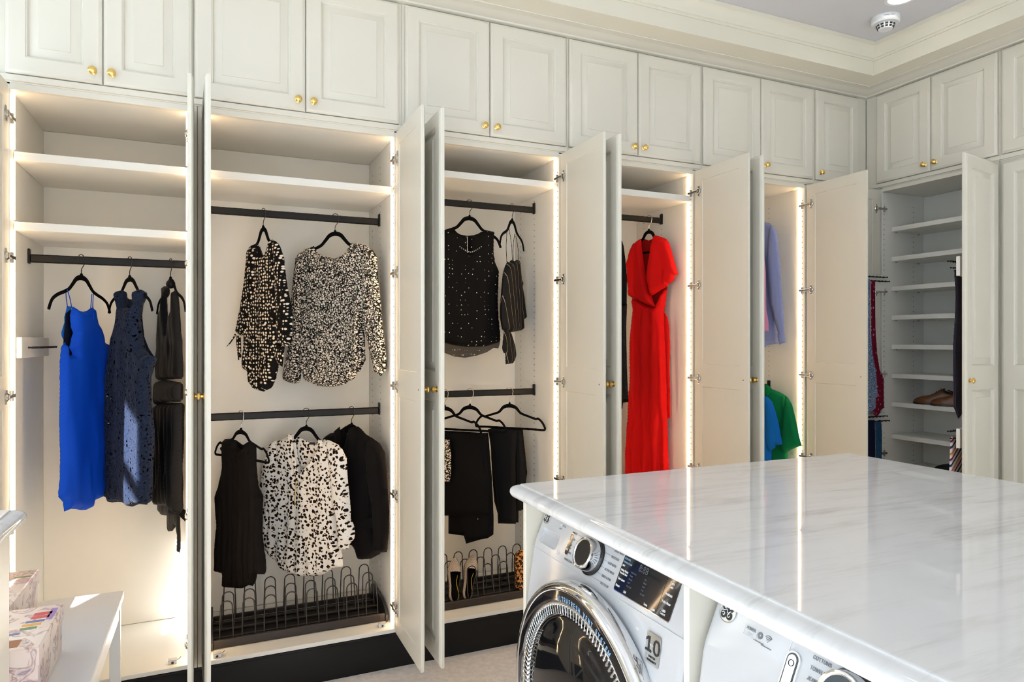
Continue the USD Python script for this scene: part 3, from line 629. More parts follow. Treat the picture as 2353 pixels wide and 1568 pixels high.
DR = Thing('dryer', 'white clothes dryer next to the washing machine, cut by the bottom edge', 'dryer', (1.2, .70, 0))
DR.part('body', appliance_body(.345, 1.054), 'appliance_white', 28)
monogram(DR, 1.012, .071, .021)
DR.part('badge_print', put(cat([box(-.015, .015, .008, .0085, 0, .0005, 0), box(-.015, .015, -.009, -.0085, 0, .0005, 0), box(-.015, -.0145, -.009, .0085, 0, .0005, 0), box(.0145, .015, -.009, .0085, 0, .0005, 0)]), .948, .057, .0004), 'appliance_grey', False)
text(DR, .948, .062, 'POWER', .0055, 'print_grey', anchor='c', fx=.8); text(DR, .948, .053, '240 V', .0045, 'appliance_grey', anchor='c', fx=.8)
DR.part('fan_symbol', put(shapely and prism(ring(.002, .006, 0).union(shapely.box(-.012, -.012, .012, -.0105)), .0005), .925, .059, .0004), 'print_grey', False)
DR.part('wifi_symbol', put(prism(shapely.union_all([ring(a, a + .0012, 0).intersection(Polygon([(0, -.003), (.02, .02), (-.02, .02)])) for a in (.002, .005, .008)]).union(shapely.box(-.012, -.012, .012, -.0105)), .0005), .906, .057, .0004), 'print_grey', False)
pb = DR.part('power_button', put(prism(pill(.030, .076), .003), .845, .026), 'white_plastic', 30, label='pill shaped power button in a white ring')
DR.part('button_rim', put(prism(pill(.023, .069), .0015), .845, .026, .0025), 'gloss_black', 30, under=pb)
DR.part('button_face', put(prism(pill(.018, .063), .0012), .845, .026, .0035), 'chrome', 30, under=pb)
DR.part('power_symbol', put(prism(ring(.0045, .0058, 0), .0005), .845, .044, .0048), 'print_dark', False, under=pb)
DR.part('panel_seam', put(box(-.0004, .0004, -.03, .10, 0, .0008, 0), .859, 0, 0), 'appliance_grey', False)
for s, w in ((.086, 'MIXED LOADS'), (.070, 'COTTONS'), (.053, 'TOWELS'), (.036, 'JEANS')): text(DR, .812, s, w, .0062, 'print_grey', fx=.85)
DC = (.727, .036)
dk = DR.part('dial', put(lathe([(0, 0), (.049, 0), (.049, .004), (.047, .006), (.0, .006)], (0, 0, 0), (0, 0, 1), 48), *DC), 'gloss_black', 40, label='round selector dial')
DR.part('dial_knob', put(lathe([(.030, .005), (.0425, .006), (.0425, .012), (.0405, .032), (.0385, .0355), (.0355, .036), (.034, .034), (.030, .033)], (0, 0, 0), (0, 0, 1), 48), *DC), 'chrome', 40, under=dk)
DR.part('dial_face', put(lathe([(0, .020), (.0345, .020), (.0343, .0335), (0, .0330)], (0, 0, 0), (0, 0, 1), 48), *DC), 'display_black', 20, under=dk)
DR.part('door', lathe([(.0, .0), (RD, .0), (RD - .002, .022), (RD - .014, .034), (.26, .030), (0, .03)], (.838, .6995, .552), DN, 64), 'chrome', 40)
DR.part('blue_tape', box(.9215, .927, 1.040, 1.0535, 1.0228, 1.0310, .0005), 'ink_blue')

# ---------------------------------------------------------------- table, boxes, ceiling fittings, switches
TB = Thing('side_table', 'low white table under the floral boxes in front of the leftmost wardrobe', 'table', (-.49, 2.5, 0))
TB.part('tabletop', box(-.670, -.310, 2.12, 2.962, .520, .550, .003), 'table_white')
for x in (-.66, -.352):
    for y in (2.14, 2.905): TB.part('leg', box(x, x + .035, y, y + .035, 0, .5195, .002), 'table_white')
for x in (-.652, -.336): TB.part('apron', box(x, x + .016, 2.176, 2.904, .46, .5195, .001), 'table_white')
TB.part('brace', tube([(-.335, 2.90, .05), (-.335, 2.45, .455)], .008, 6), 'table_white')
def floral_box(label, x0, x1, y0, y1, z0, z1, marks):
    t = Thing('floral_box', label, 'box', ((x0 + x1) / 2, (y0 + y1) / 2, z0), group=None)
    t.part('base', box(x0 + .004, x1 - .004, y0 + .004, y1 - .004, z0 + .0005, z1 - .045, .002), 'floral_paper')
    l = t.part('lid', box(x0, x1, y0, y1, z1 - .050, z1, .002), 'floral_paper')
    for i, (u, v, a, b, m) in enumerate(marks):
        t.part('print_patch', box(x0 + u, x0 + u + a, y0 + v, y0 + v + b, z1 - .0002, z1 + .0006, 0), m, under=l)
floral_box('larger floral paper box at the back of the white table', -.668, -.564, 2.47, 2.88, .5505, .691, [(.045, .33, .05, .012, 'ink_green'), (.045, .30, .05, .012, 'ink_pink'), (.045, .27, .05, .012, 'ink_pink'), (.02, .18, .04, .05, 'ink_purple')])
floral_box('smaller floral paper box on the white table with colour swatches on its lid', -.560, -.418, 2.13, 2.452, .5505, .697, [(.080, .245, .045, .022, 'ink_red'), (.078, .218, .045, .022, 'ink_red'), (.072, .190, .045, .016, 'ink_blue'), (.068, .165, .045, .018, 'ink_amber'), (.068, .140, .04, .016, 'ink_green'), (.04, .11, .035, .014, 'ink_blue'), (.118, .20, .016, .09, 'ink_purple'), (.06, .02, .03, .05, 'ink_brown')])
SD = Thing('smoke_detector', 'white round smoke detector with black slots on the ceiling', 'smoke detector', (3.345, 2.535, ZC))
so = (3.345, 2.535, ZC - .0005)
SD.part('base', lathe([(0, 0), (.070, 0), (.071, .006), (.070, .030), (.064, .037), (.046, .039), (0, .039)], so, (0, 0, -1), 48), 'white_plastic', 35)
SD.part('chamber', lathe([(0, .038), (.046, .038), (.040, .055), (.034, .066), (.028, .068), (0, .068)], so, (0, 0, -1), 48), 'white_plastic', 35)
for k in range(12):
    a = 2 * math.pi * (k + .5) / 12
    for h, r, w in ((.046, .0435, .0075), (.058, .0388, .0066)):
        b = box(-w, w, -.0022, .0022, -.0045, .0045, .001)
        b.apply_transform(trimesh.transformations.rotation_matrix(-.45, [1, 0, 0])); b.apply_translation((0, r, 0))
        b.apply_transform(trimesh.transformations.rotation_matrix(a, [0, 0, 1])); b.apply_translation((so[0], so[1], so[2] - h)); SD.part('vent_slot', b, 'dark_plastic', 30)
g = meshkit.text_mesh('DO NOT PAINT', .006, .0006); w = g.bounds[1][0]; ms = []
SD.part('lettering', frame(g, (3.345 - .0715 * math.sin(.62) - .022, 2.535 - .0715 * math.cos(.62) + .016, ZC - .020), (math.cos(.62) * .9, -math.sin(.62) * .9, 0), (0, 0, 1), (-math.sin(.62), -math.cos(.62), 0)), 'grey_plastic', False)
LP = [(3.226, 2.358), (3.226, .6), (3.226, -1.2), (1.5, 2.0), (1.5, .3), (1.5, -1.5), (-.2, 1.7), (-.2, -.4)]
def lamp(i, x, y):
    t = Thing('downlight', 'lit round recessed downlight beside the smoke detector' if i == 0 else 'lit recessed downlight in the ceiling, out of sight above', 'ceiling light', (x, y, ZC), group=None if i == 0 else 'recessed downlights out of sight')
    t.part('trim_ring', lathe([(.060, -.0), (.078, 0), (.077, .003), (.066, .005), (.060, .004)], (x, y, ZC - .0005), (0, 0, -1), 40), 'white_plastic', 35)
    t.part('lens', lathe([(0, 0), (.0605, 0), (.0605, .0025), (0, .003)], (x, y, ZC - .0005), (0, 0, -1), 32), 'lamp_white', False, label='glowing lens')
for i, (x, y) in enumerate(LP): lamp(i, x, y)
def switch(label, x, y, z=.1838):
    t = Thing('door_switch', label, 'switch', (x, y, z))
    t.part('case', box(x - .016, x + .016, y - .012, y + .012, z, z + .014, .001), 'white_plastic')
    t.part('cover', box(x - .0165, x + .0165, y - .0125, y + .0125, z + .0142, z + .0165, .0006), 'grey_plastic')
    t.part('sensor', lathe([(0, 0), (.005, 0), (.0045, .0015), (0, .002)], (x, y - .0122, z + .006), (0, -1, 0), 12), 'dark_plastic', 40)
    t.part('wire', tube(curve([(x + .014, y + .0125, z + .006), (x + .022, y + .022, z + .004), (x + .030, y + .026, z + .010)]), .0012, 5), 'dark_plastic')
switch('small white light switch box on the floor of the leftmost wardrobe', -.150, 3.093)
switch('small grey light switch box at the left end of the second wardrobe floor', .017, 3.080); switch('small grey light switch box at the right end of the second wardrobe floor', .716, 3.100)
# wooden peg rack inside the leftmost wardrobe
def tie_rack(name, label, o, u, n, w, pegs, rails=(0,), depth=.05, hb=.08, tb=.018):
    """block at o (centre of its back), running along u, pegs pointing along n"""
    t = Thing(name, label, 'tie rack', tuple(o)); o = np.array(o, float); u = np.array(u, float); n = np.array(n, float); up = np.array([0, 0, 1.0])
    t.part('block', frame(box(-w / 2, w / 2, -hb / 2, hb / 2, 0, tb, .002), o, u, up, np.cross(u, up)) if np.dot(np.cross(u, up), n) > 0 else frame(box(-w / 2, w / 2, -hb / 2, hb / 2, 0, tb, .002), o, -u, up, n), 'melamine')
    for zr, dr in rails:
        b = o + n * (tb + dr) + up * zr
        r = t.part('rail', tube([b - u * w * .46, b + u * w * .46], .0035, 6), 'rod_black')
        t.part('rail_post', cat([tube([o + n * tb * .9 + up * zr + u * k, b + u * k], .003, 6) for k in (-w * .3, w * .3)]), 'rod_black', under=r)
        for k in range(pegs):
            c = b + u * w * (-.46 + .92 * k / (pegs - 1)); t.part('peg', cat([tube([c, c + n * .010], .0022, 6), trimesh.creation.icosphere(1, .0048).apply_translation(c + n * .012)]), 'rod_black', under=r)
    return t
tie_rack('tie_rack', 'empty cream tie rack with black pegs inside the leftmost wardrobe', (-.6895 + .0105, 3.325, 1.478), (0, 1, 0), (1, 0, 0), .46, 16, ((0, .018),))

# ---------------------------------------------------------------- hanging clothes
class Hang:
    """upright plane through a hook on a rod; s runs to the viewer's right along angle beta from x, n away from the room"""
    def __init__(s, hook_px, rod_y, beta, x=None):
        s.c = np.array([at_y(hook_px, 700, rod_y)[0] if x is None else x, rod_y]); s.b = math.radians(beta)
        s.d = np.array([math.cos(s.b), math.sin(s.b), 0]); s.n = np.array([-math.sin(s.b), math.cos(s.b), 0])
        s.o = np.array([s.c[0], s.c[1], 0])
    def __call__(s, pts, z=(0, 0, 1.0), off=0.0):
        """outline taken from a view of the photograph (x0, y0, scale) onto the plane, as (s, z)"""
        x0, y0, k = z; out = []
        for px, py in pts:
            w = on_plane(x0 + px / k, y0 + py / k, s.o + off * s.n, s.n); out.append(((w - s.o) @ s.d, w[2]))
        return out
def sheet(poly, T=.025, off=0.0, fold=.006, lam=.05, seed=1, res=.009, holes=(), drape=1.0, smooth_edge=.02, back=.6, ripple=None):
    """cloth from an outline in (s, z): two faces that meet at the edge, swollen by T and pleated by fold"""
    P = Polygon(poly).buffer(0)
    if P.geom_type != 'Polygon': P = max(P.geoms, key=lambda g: g.area)
    P = P.buffer(.003).buffer(-.003)
    for h in holes: P = P.difference(Polygon(h))
    if P.geom_type != 'Polygon': P = max(P.geoms, key=lambda g: g.area)
    def walk(r):
        r = shapely.segmentize(shapely.LineString(r.coords), res * .8); return np.array(r.coords)[:-1]
    rings = [walk(P.exterior)] + [walk(i) for i in P.interiors]
    x0, z0, x1, z1 = P.bounds; gx, gz = np.meshgrid(np.arange(x0, x1, res), np.arange(z0, z1, res))
    gx = gx + (np.arange(gx.shape[0])[:, None] % 2) * res / 2
    g = np.stack([gx.ravel(), gz.ravel()], 1); inner = P.buffer(-res * .55)
    g = g[shapely.contains_xy(inner, g[:, 0], g[:, 1])]
    nb = sum(len(r) for r in rings); p = np.vstack(rings + [g])
    tri = Delaunay(p).simplices; cen = p[tri].mean(1)
    tri = tri[shapely.contains_xy(P, cen[:, 0], cen[:, 1])]
    a, b, c = p[tri[:, 0]], p[tri[:, 1]], p[tri[:, 2]]
    cr = (b[:, 0] - a[:, 0]) * (c[:, 1] - a[:, 1]) - (b[:, 1] - a[:, 1]) * (c[:, 0] - a[:, 0])
    tri = tri[np.abs(cr) > 1e-9]; cr = cr[np.abs(cr) > 1e-9]; tri[cr < 0] = tri[cr < 0][:, ::-1]     # counter-clockwise in (s, z)
    d = shapely.distance(P.boundary, shapely.points(p)); pr = np.sqrt(np.clip(1 - (1 - np.clip(d / (smooth_edge * 1.6), 0, 1)) ** 2, 0, 1))
    top = np.clip((z1 - p[:, 1]) / (z1 - z0 + 1e-9), 0, 1); grow = .25 + .75 * np.clip(top * 1.6, 0, 1) ** drape
    q = np.stack([p[:, 0] / lam + .35 * np.sin(p[:, 1] * 3 + seed), np.full(len(p), seed * 7.3), p[:, 1] / (lam * 7)], 1)
    f1 = meshkit.fbm(q, 3, seed) - .5; f2 = meshkit.fbm(np.stack([p[:, 0] / (lam * .9), np.full(len(p), 3.1), p[:, 1] / (lam * 2.0)], 1), 2, seed + 9) - .5
    F = fold * (2.2 * f1 * grow + .5 * f2)
    if ripple: F = F + ripple[0] * grow * np.sin(2 * math.pi * p[:, 0] / ripple[1] + .6 * np.sin(p[:, 1] * 6))
    edge = np.clip(d / .006, 0, 1)
    nf = off - T * pr + F * np.maximum(pr, .35) ; nk = off + T * back * pr + F * np.maximum(pr, .35) + .0016
    n = len(p); v = np.vstack([np.stack([p[:, 0], nf, p[:, 1]], 1), np.stack([p[:, 0], nk, p[:, 1]], 1)])
    fs = [tri, tri[:, ::-1] + n]; k = 0
    for r in rings:
        m = len(r); i = k + np.arange(m); j = k + (np.arange(m) + 1) % m
        fs += [np.stack([i, n + j, j], 1), np.stack([i, n + i, n + j], 1)]; k += m
    msh = trimesh.Trimesh(v, np.vstack(fs), process=False)
    if msh.volume < 0: msh.invert()
    return msh
class Garment(Thing):
    def __init__(s, name, label, cat_, H, z, group=None):
        super().__init__(name, label, cat_, (H.c[0], H.c[1], z), H.b, group); s.z = z
    def add(s, name, mesh, m, label=None, under=None, smooth=60, kind=None):
        mesh = mesh.copy(); mesh.apply_translation((0, 0, -s.z)); return s.part(name, mesh, m, smooth, under, label, kind, True)
def strap(pts, w, t, off=0.0, n=6):
    """flat band along (s, z[, n]) points"""
    p = curve([(q[0], (q[2] if len(q) > 2 else 0) + off, q[1]) for q in pts], n); return tube(p, w / 2, 8, flat=t / w)

HANG = {}
def hanger_parts(kind, t, f=1.0):
    """velvet hanger; origin at the tip of the neck, s to the right"""
    def arm(pts, w):
        c = curve(pts, 7); return tube(np.stack([c[:, 0], np.zeros(len(c)), c[:, 1]], 1), w, 8, flat=.42)
    if kind == 'open':
        half = [(0, -.010), (.030, -.018), (.052, -.040), (.075, -.063), (.105, -.077), (.140, -.090), (.170, -.110), (.186, -.140), (.190, -.152)]
        half = [(x * f, z) for x, z in half]
        c = curve([(-x, z) for x, z in half[:0:-1]] + half, 6); w = .0075 + .0035 * np.exp(-(c[:, 0] / .05) ** 2)
        m = [tube(np.stack([c[:, 0], np.zeros(len(c)), c[:, 1]], 1), w, 8, flat=.45)]
    else:
        half = [(0, -.011), (.035, -.020), (.058, -.043), (.072, -.052), (.11, -.064), (.15, -.076), (.166, -.074), (.188, -.092), (.203, -.118), (.204, -.128), (.195, -.133), (.15, -.132), (0, -.130)]
        half = [(x * f, z) for x, z in half]
        c = curve([(-x, z) for x, z in half[-2:0:-1]] + half[:-1], 6)
        w = .0058 + .0048 * np.exp(-(c[:, 0] / .05) ** 2) * (c[:, 1] > -.1)
        m = [tube(np.stack([c[:, 0], np.zeros(len(c)), c[:, 1]], 1), w, 8, flat=.5), tube([(-.152 * f, 0, -.132), (.152 * f, 0, -.132)], .0058, 8, flat=.5)]
    t.part('body', m, 'felt_black', 50, local=True)
    t.part('collar', lathe([(0, -.008), (.006, -.008), (.0055, .004), (.003, .008), (0, .008)], (0, 0, 0), (0, 0, 1), 12), 'felt_black', 40, local=True)
def hanger(kind, metal, H, zr, label, group=None, f=1.0):
    """hook over the rod whose centre height is zr; neck tip .082 below"""
    key = (kind, metal, f); loc = (H.c[0], H.c[1], zr - .062); 
    if key in HANG: copy_of(HANG[key], loc, H.b, label, 'hanger', group); return zr - .062
    t = Thing('clothes_hanger', label, 'hanger', loc, H.b, group)
    hanger_parts(kind, t, f)
    th = np.linspace(-.35, math.pi + .25, 16)
    p = [(0, 0, .004), (0, 0, .020), (.004, 0, .030), (.0165, 0, .046)] + [(.0200 * math.cos(a), 0, .0665 + .0205 * math.sin(a)) for a in th]
    t.part('hook', tube(curve(p, 3), .0017, 6), 'steel' if metal == 'light' else 'wire_black', 50, local=True, label='bright metal hook' if metal == 'light' else 'black metal hook')
    HANG[key] = t; return zr - .062
def garment_z(*polys): return float(min(z for p in polys for _, z in p)) - .01

# --- leftmost wardrobe
R1 = 3.325
ZA, ZBv = (100, 580, 4.9), (100, 860, 3.647)
H = Hang(187, R1, 64); hanger('open', 'dark', H, 1.842, 'black velvet hanger holding the bright blue dress')
front = H([(320, 610), (360, 640), (400, 664), (440, 670), (480, 660), (520, 632), (555, 620), (568, 700), (585, 800), (615, 845), (635, 900), (650, 960), (655, 1010), (720, 1038), (755, 1075), (771, 1110), (766, 1150), (720, 1230), (690, 1330), (675, 1450), (668, 1560)], ZA) + \
        H([(505, 330), (520, 560), (530, 680), (524, 850), (515, 990), (475, 1003), (471, 1035), (398, 1068), (393, 1113), (350, 1138), (310, 1141), (270, 1132), (225, 1130), (166, 1152), (160, 1076), (118, 1030), (140, 860), (147, 690), (136, 400), (130, 0)], ZBv) + \
        H([(176, 1400), (180, 1230), (200, 1060), (238, 1010), (258, 1090), (258, 1165), (316, 1158), (312, 1128), (285, 1080), (312, 950), (326, 905), (300, 840), (296, 700)], ZA)
back = H([(268, 606), (310, 612), (330, 800), (330, 1170), (256, 1190), (236, 1090), (238, 1000), (207, 940), (206, 900), (240, 790), (238, 730), (252, 680)], ZA, 0.03)
g = Garment('dress', 'bright blue sleeveless dress with scalloped armholes and thin straps', 'dress', H, garment_z(front))
g.add('bodice', sheet(front, .024, -.004, .014, .075, 3, .009, back=.5), 'blue_satin')
g.add('back_panel', sheet(back, .008, .030, .004, .05, 4), 'blue_lining')
inn = H([(252, 690), (300, 650), (330, 800), (340, 1000), (330, 1180), (250, 1190), (225, 1060), (236, 900)], ZA, 0.022)
g.add('inner_lining', sheet(inn, .003, .022, .002, .05, 4), 'navy_lining')
zc = 1.842 - .062
for a, b, k in (((252, 455), (272, 612), .030), ((268, 420), (318, 612), -.024), ((545, 470), (528, 634), -.020), ((565, 450), (553, 624), .020)):
    p, q = H([a], ZA, k * .3)[0], H([b], ZA, k)[0]; g.add('strap', strap([(p[0], p[1], k * .3), ((p[0] + q[0]) / 2, (p[1] + q[1]) / 2, k * .7), (q[0], q[1] - .006, k)], .005, .002), 'blue_satin')
p = H([(442, 690), (442, 755)], ZA); g.add('zip', strap([(p[0][0], p[0][1], -.0), (p[1][0], p[1][1], -.0)], .003, .0015, -.046), 'blue_lining')

H = Hang(298, R1, -59); hanger('open', 'dark', H, 1.842, 'black velvet hanger holding the navy lace dress')
lace = H([(840, 450), (870, 430), (888, 430), (890, 480), (905, 580), (920, 620), (1000, 640), (1045, 600), (1052, 520), (1050, 450), (1062, 418), (1100, 420), (1118, 445), (1108, 520), (1075, 600), (1060, 700), (1052, 850), (1075, 1000), (1095, 1080), (1170, 1160), (1255, 1172), (1235, 1215), (1195, 1320), (1160, 1420), (1155, 1520)], ZA, -0.01) + \
       H([(862, 90), (866, 250), (885, 370), (897, 480), (893, 650), (885, 800), (880, 960), (868, 1095), (800, 1090), (745, 1112), (728, 1105), (690, 1080), (620, 1072), (566, 1078), (560, 1040), (520, 1025), (512, 1000), (540, 760), (540, 500), (552, 250), (565, 0)], ZBv, -0.01) + \
       H([(762, 1380), (785, 1230), (800, 1130), (820, 960), (840, 900), (868, 780), (880, 640), (860, 560)], ZA, -0.01)
lining = H([(905, 650), (1045, 640), (1055, 850), (1085, 1060), (1180, 1180), (1130, 1420)], ZA) + H([(845, 200), (868, 450), (862, 800), (855, 980), (720, 1000), (590, 985), (590, 600), (610, 200)], ZBv) + H([(850, 1200), (870, 900)], ZA)
backp = H([(845, 450), (890, 440), (920, 500), (965, 530), (1010, 530), (1050, 520), (1080, 430), (1112, 440), (1105, 700), (1130, 950), (1180, 1080), (1240, 1170), (1150, 1200), (1080, 1080), (1000, 700), (880, 650)], ZA, 0.034)
g = Garment('dress', 'navy lace dress with flower cutwork hem, sunlit down one side', 'dress', H, garment_z(lace))
g.add('lace_shell', sheet(lace, .034, -.010, .010, .10, 5, .009, back=.9), 'lace', label='openwork floral lace')
g.add('lining', sheet(lining, .022, -.004, .006, .10, 5, .012, back=.6), 'navy_lining')
g.add('back_panel', sheet(backp, .006, .034, .003, .05, 6), 'lace')

H = Hang(392, R1, -70); hanger('open', 'dark', H, 1.842, 'black velvet hanger holding the black halter dress')
bod = H([(1360, 400), (1372, 380), (1420, 400), (1410, 500), (1385, 520), (1390, 640), (1412, 900), (1418, 940), (1420, 880), (1432, 720), (1470, 640), (1475, 440), (1500, 430), (1515, 480), (1530, 680), (1545, 900), (1590, 1150), (1640, 1300), (1660, 1420), (1300, 1440), (1300, 1200), (1318, 800), (1325, 660), (1345, 640), (1365, 480)], ZA)
band = H([(966, 60), (1000, 45), (1100, 62), (1215, 80), (1235, 240), (1180, 236), (1060, 232), (1000, 240), (962, 262), (957, 235)], ZBv, -0.008)
skirt = H([(970, 262), (1005, 240), (1070, 238), (1190, 240), (1240, 245), (1262, 600), (1275, 1180), (1190, 1170), (1130, 1162), (1110, 1105), (975, 1098), (970, 1055), (895, 1050), (910, 820), (925, 560)], ZBv)
CUT = lambda P: list(Polygon(P).buffer(0).intersection(shapely.box(-1, 0, .150, 3)).exterior.coords)[:-1]
bod, band, skirt = CUT(bod), CUT(band), CUT(skirt)
under_ = H([(960, 1040), (1110, 1090), (1215, 1160), (1200, 1250), (1150, 1200), (1100, 1165), (1060, 1190), (985, 1180), (985, 1160), (962, 1155)], ZBv, 0.012)
sash = H([(1040, 1130), (1085, 1160), (1120, 1165), (1150, 1195), (1190, 1245), (1210, 1260), (1215, 1512), (1150, 1505), (1118, 1490), (1120, 1380), (1112, 1270), (1100, 1290), (1075, 1318), (1045, 1320), (1040, 1230)], ZBv, -0.012)
under_, sash = CUT(under_), CUT(sash)
g = Garment('dress', 'black satin halter dress with waistband and hanging sash, cut off by the open door', 'dress', H, garment_z(sash))
g.add('bodice', sheet(bod, .018, -.004, .009, .035, 8, .009), 'black_satin')
g.add('waistband', sheet(band, .030, -.008, .004, .05, 9), 'black_satin')
g.add('skirt', sheet(skirt, .030, -.004, .018, .045, 10, .009, ripple=(.006, .048)), 'black_satin')
g.add('petticoat', sheet(under_, .012, .012, .006, .04, 11), 'black_satin')
g.add('sash', sheet(sash, .010, -.012, .008, .03, 12), 'black_satin')
g.add('neck_knot', trimesh.creation.icosphere(3, .022).apply_scale((1.3, .8, .9)).apply_translation((0, 0, 1.842 - .088)), 'black_satin')

# --- second wardrobe
R2 = 3.35; ZC1 = (430, 450, 3.136)
H = Hang(605, R2, -60); hanger('open', 'dark', Hang(605, R2, -66), 2.098, 'black velvet hanger holding the spotted black blouse', f=.64)
bodyp = H([(505, 340), (515, 365), (535, 420), (555, 446), (575, 425), (598, 375), (610, 315), (640, 330), (660, 350), (678, 440), (680, 620), (680, 900), (672, 1080), (655, 1172), (640, 1275), (630, 1322), (602, 1388), (550, 1412), (502, 1400), (466, 1350), (462, 1272), (430, 1256), (424, 1200), (432, 1060), (440, 800), (450, 500), (455, 400), (475, 362)], ZC1)
sl = H([(470, 366), (505, 380), (500, 620), (470, 900), (438, 1010), (400, 1012), (372, 1000), (358, 985), (370, 905), (396, 800), (420, 620), (438, 450)], ZC1, -0.022)
sr = H([(620, 325), (656, 345), (690, 430), (715, 620), (740, 740), (756, 830), (757, 1000), (752, 1062), (720, 1085), (690, 1080), (655, 1060), (650, 820), (640, 560)], ZC1, -0.024)
g = Garment('blouse', 'black blouse with cream spots and knotted sleeve ties, on the upper rod', 'blouse', H, garment_z(bodyp))
g.add('body', sheet(bodyp, .032, 0, .014, .05, 21, .009), 'polka_print')
g.add('sleeve', sheet(sl, .022, -.022, .008, .04, 22), 'polka_print'); g.add('sleeve', sheet(sr, .022, -.024, .010, .04, 23), 'polka_print')
for k, pts in enumerate(([(378, 995), (352, 1045), (318, 1088), (345, 1066), (374, 1025), (390, 1005)], [(392, 1010), (388, 1060), (404, 1186), (425, 1160), (420, 1010)], [(668, 1080), (665, 1160), (690, 1212), (722, 1232), (738, 1085)])):
    g.add('sleeve_tie', sheet(H(pts, ZC1), .006, -.026, .003, .03, 24 + k, .006), 'polka_print')

H = Hang(770, R2, -40); hanger('open', 'dark', H, 2.098, 'black velvet hanger holding the small print blouse')
bodyp = H([(912, 362), (930, 395), (945, 418), (1000, 440), (1060, 452), (1120, 432), (1162, 388), (1188, 338), (1240, 345), (1290, 360), (1300, 600), (1285, 900), (1275, 960), (1280, 1090), (1284, 1185), (1250, 1258), (1200, 1320), (1130, 1362), (1040, 1380), (940, 1370), (850, 1330), (846, 1290), (800, 1230), (790, 1000), (800, 700), (812, 420), (855, 385)], ZC1)
sl = H([(850, 385), (840, 700), (838, 1000), (815, 1200), (822, 1290), (812, 1350), (765, 1356), (700, 1333), (688, 1298), (702, 1230), (725, 1120), (742, 960), (745, 850), (756, 720), (770, 560), (784, 450), (805, 415)], ZC1, -0.02)
sr = H([(1275, 352), (1340, 395), (1366, 440), (1376, 600), (1396, 780), (1411, 960), (1430, 1120), (1441, 1240), (1421, 1272), (1396, 1300), (1350, 1270), (1320, 1150), (1290, 1010), (1262, 880), (1262, 500)], ZC1, -0.018)
hem = H([(845, 1285), (900, 1315), (1040, 1335), (1180, 1290), (1270, 1185), (1262, 1225), (1200, 1305), (1130, 1350), (1040, 1368), (940, 1358), (850, 1320)], ZC1)
g = Garment('blouse', 'black and cream small print long sleeved blouse with rounded hem, on the upper rod', 'blouse', H, garment_z(bodyp))
g.add('body', sheet(bodyp, .034, 0, .014, .055, 31, .010, ripple=(.004, .05)), 'leopard_small')
g.add('sleeve', sheet(sl, .024, -.020, .009, .045, 32), 'leopard_small'); g.add('sleeve', sheet(sr, .026, -.018, .009, .045, 33), 'leopard_small')

ZD = (430, 900, 2.347)
H = Hang(554, R2, -58); zh = hanger('suit', 'light', H, 1.158, 'black velvet hanger with bright hook holding the black sleeveless top')
bodyp = H([(205, 257), (238, 256), (262, 262), (275, 300), (300, 318), (322, 300), (338, 264), (352, 275), (371, 292), (372, 400), (384, 520), (408, 575), (404, 640), (402, 720), (412, 850), (422, 985), (376, 986), (370, 1012), (357, 1050), (335, 1043), (300, 1062), (230, 1056), (214, 1048), (216, 976), (190, 978), (160, 970), (165, 870), (176, 720), (170, 560), (182, 510), (200, 450), (208, 380)], ZD)
bk = H([(236, 258), (262, 262), (300, 290), (340, 264), (345, 300), (330, 345), (296, 340), (280, 345), (240, 345)], ZD, 0.02)
g = Garment('top', 'black sleeveless high neck top of dotted chiffon, at the left of the lower rod', 'top', H, garment_z(bodyp))
g.add('body', sheet(bodyp, .030, -.004, .014, .045, 41, .009, ripple=(.004, .04)), 'black_chiffon')
g.add('back_neck', sheet(bk, .004, .020, .002, .05, 42), 'black_chiffon')
g.add('neck_band', strap(H([(212, 300), (240, 340), (285, 362), (330, 350), (366, 320)], ZD), .016, .005, -.030), 'black_cloth')

ZE = (580, 920, 3.735)
H = Hang(704, R2, -45); hanger('open', 'dark', H, 1.158, 'black velvet hanger holding the cheetah print shirt')
bodyp = H([(355, 292), (372, 380), (388, 500), (410, 620), (424, 672), (470, 610), (540, 520), (592, 420), (612, 338), (660, 345), (740, 385), (760, 500), (745, 760), (735, 1000), (745, 1240), (768, 1330), (778, 1430), (700, 1440), (600, 1500), (520, 1512), (430, 1510), (300, 1475), (250, 1435), (200, 1370), (150, 1320), (105, 1250), (95, 1180), (130, 900), (160, 600), (180, 380), (240, 335), (320, 308)], ZE)
yoke = H([(360, 296), (390, 315), (470, 355), (560, 362), (612, 345), (600, 480), (470, 640), (420, 670), (395, 560), (372, 420)], ZE, 0.022)
sl = H([(205, 345), (230, 420), (215, 620), (190, 800), (170, 1000), (150, 1160), (100, 1200), (82, 1120), (80, 960), (62, 800), (62, 760), (85, 620), (105, 520), (140, 400), (165, 362)], ZE, -0.018)
sr = H([(640, 345), (700, 365), (770, 420), (808, 500), (815, 640), (830, 800), (845, 960), (842, 1000), (868, 1070), (880, 1140), (872, 1190), (830, 1240), (825, 1278), (765, 1285), (742, 1230), (740, 1120), (730, 1000), (690, 860), (670, 600)], ZE, -0.02)
g = Garment('blouse', 'white cheetah print shirt with gold half zip, on the lower rod', 'blouse', H, garment_z(bodyp))
g.add('body', sheet(bodyp, .034, 0, .014, .06, 51, .010, ripple=(.003, .06)), 'cheetah_print')
g.add('back_yoke', sheet(yoke, .005, .022, .003, .06, 52), 'cheetah_print')
g.add('sleeve', sheet(sl, .026, -.018, .010, .05, 53), 'cheetah_print'); g.add('sleeve', sheet(sr, .030, -.020, .014, .05, 54), 'cheetah_print')
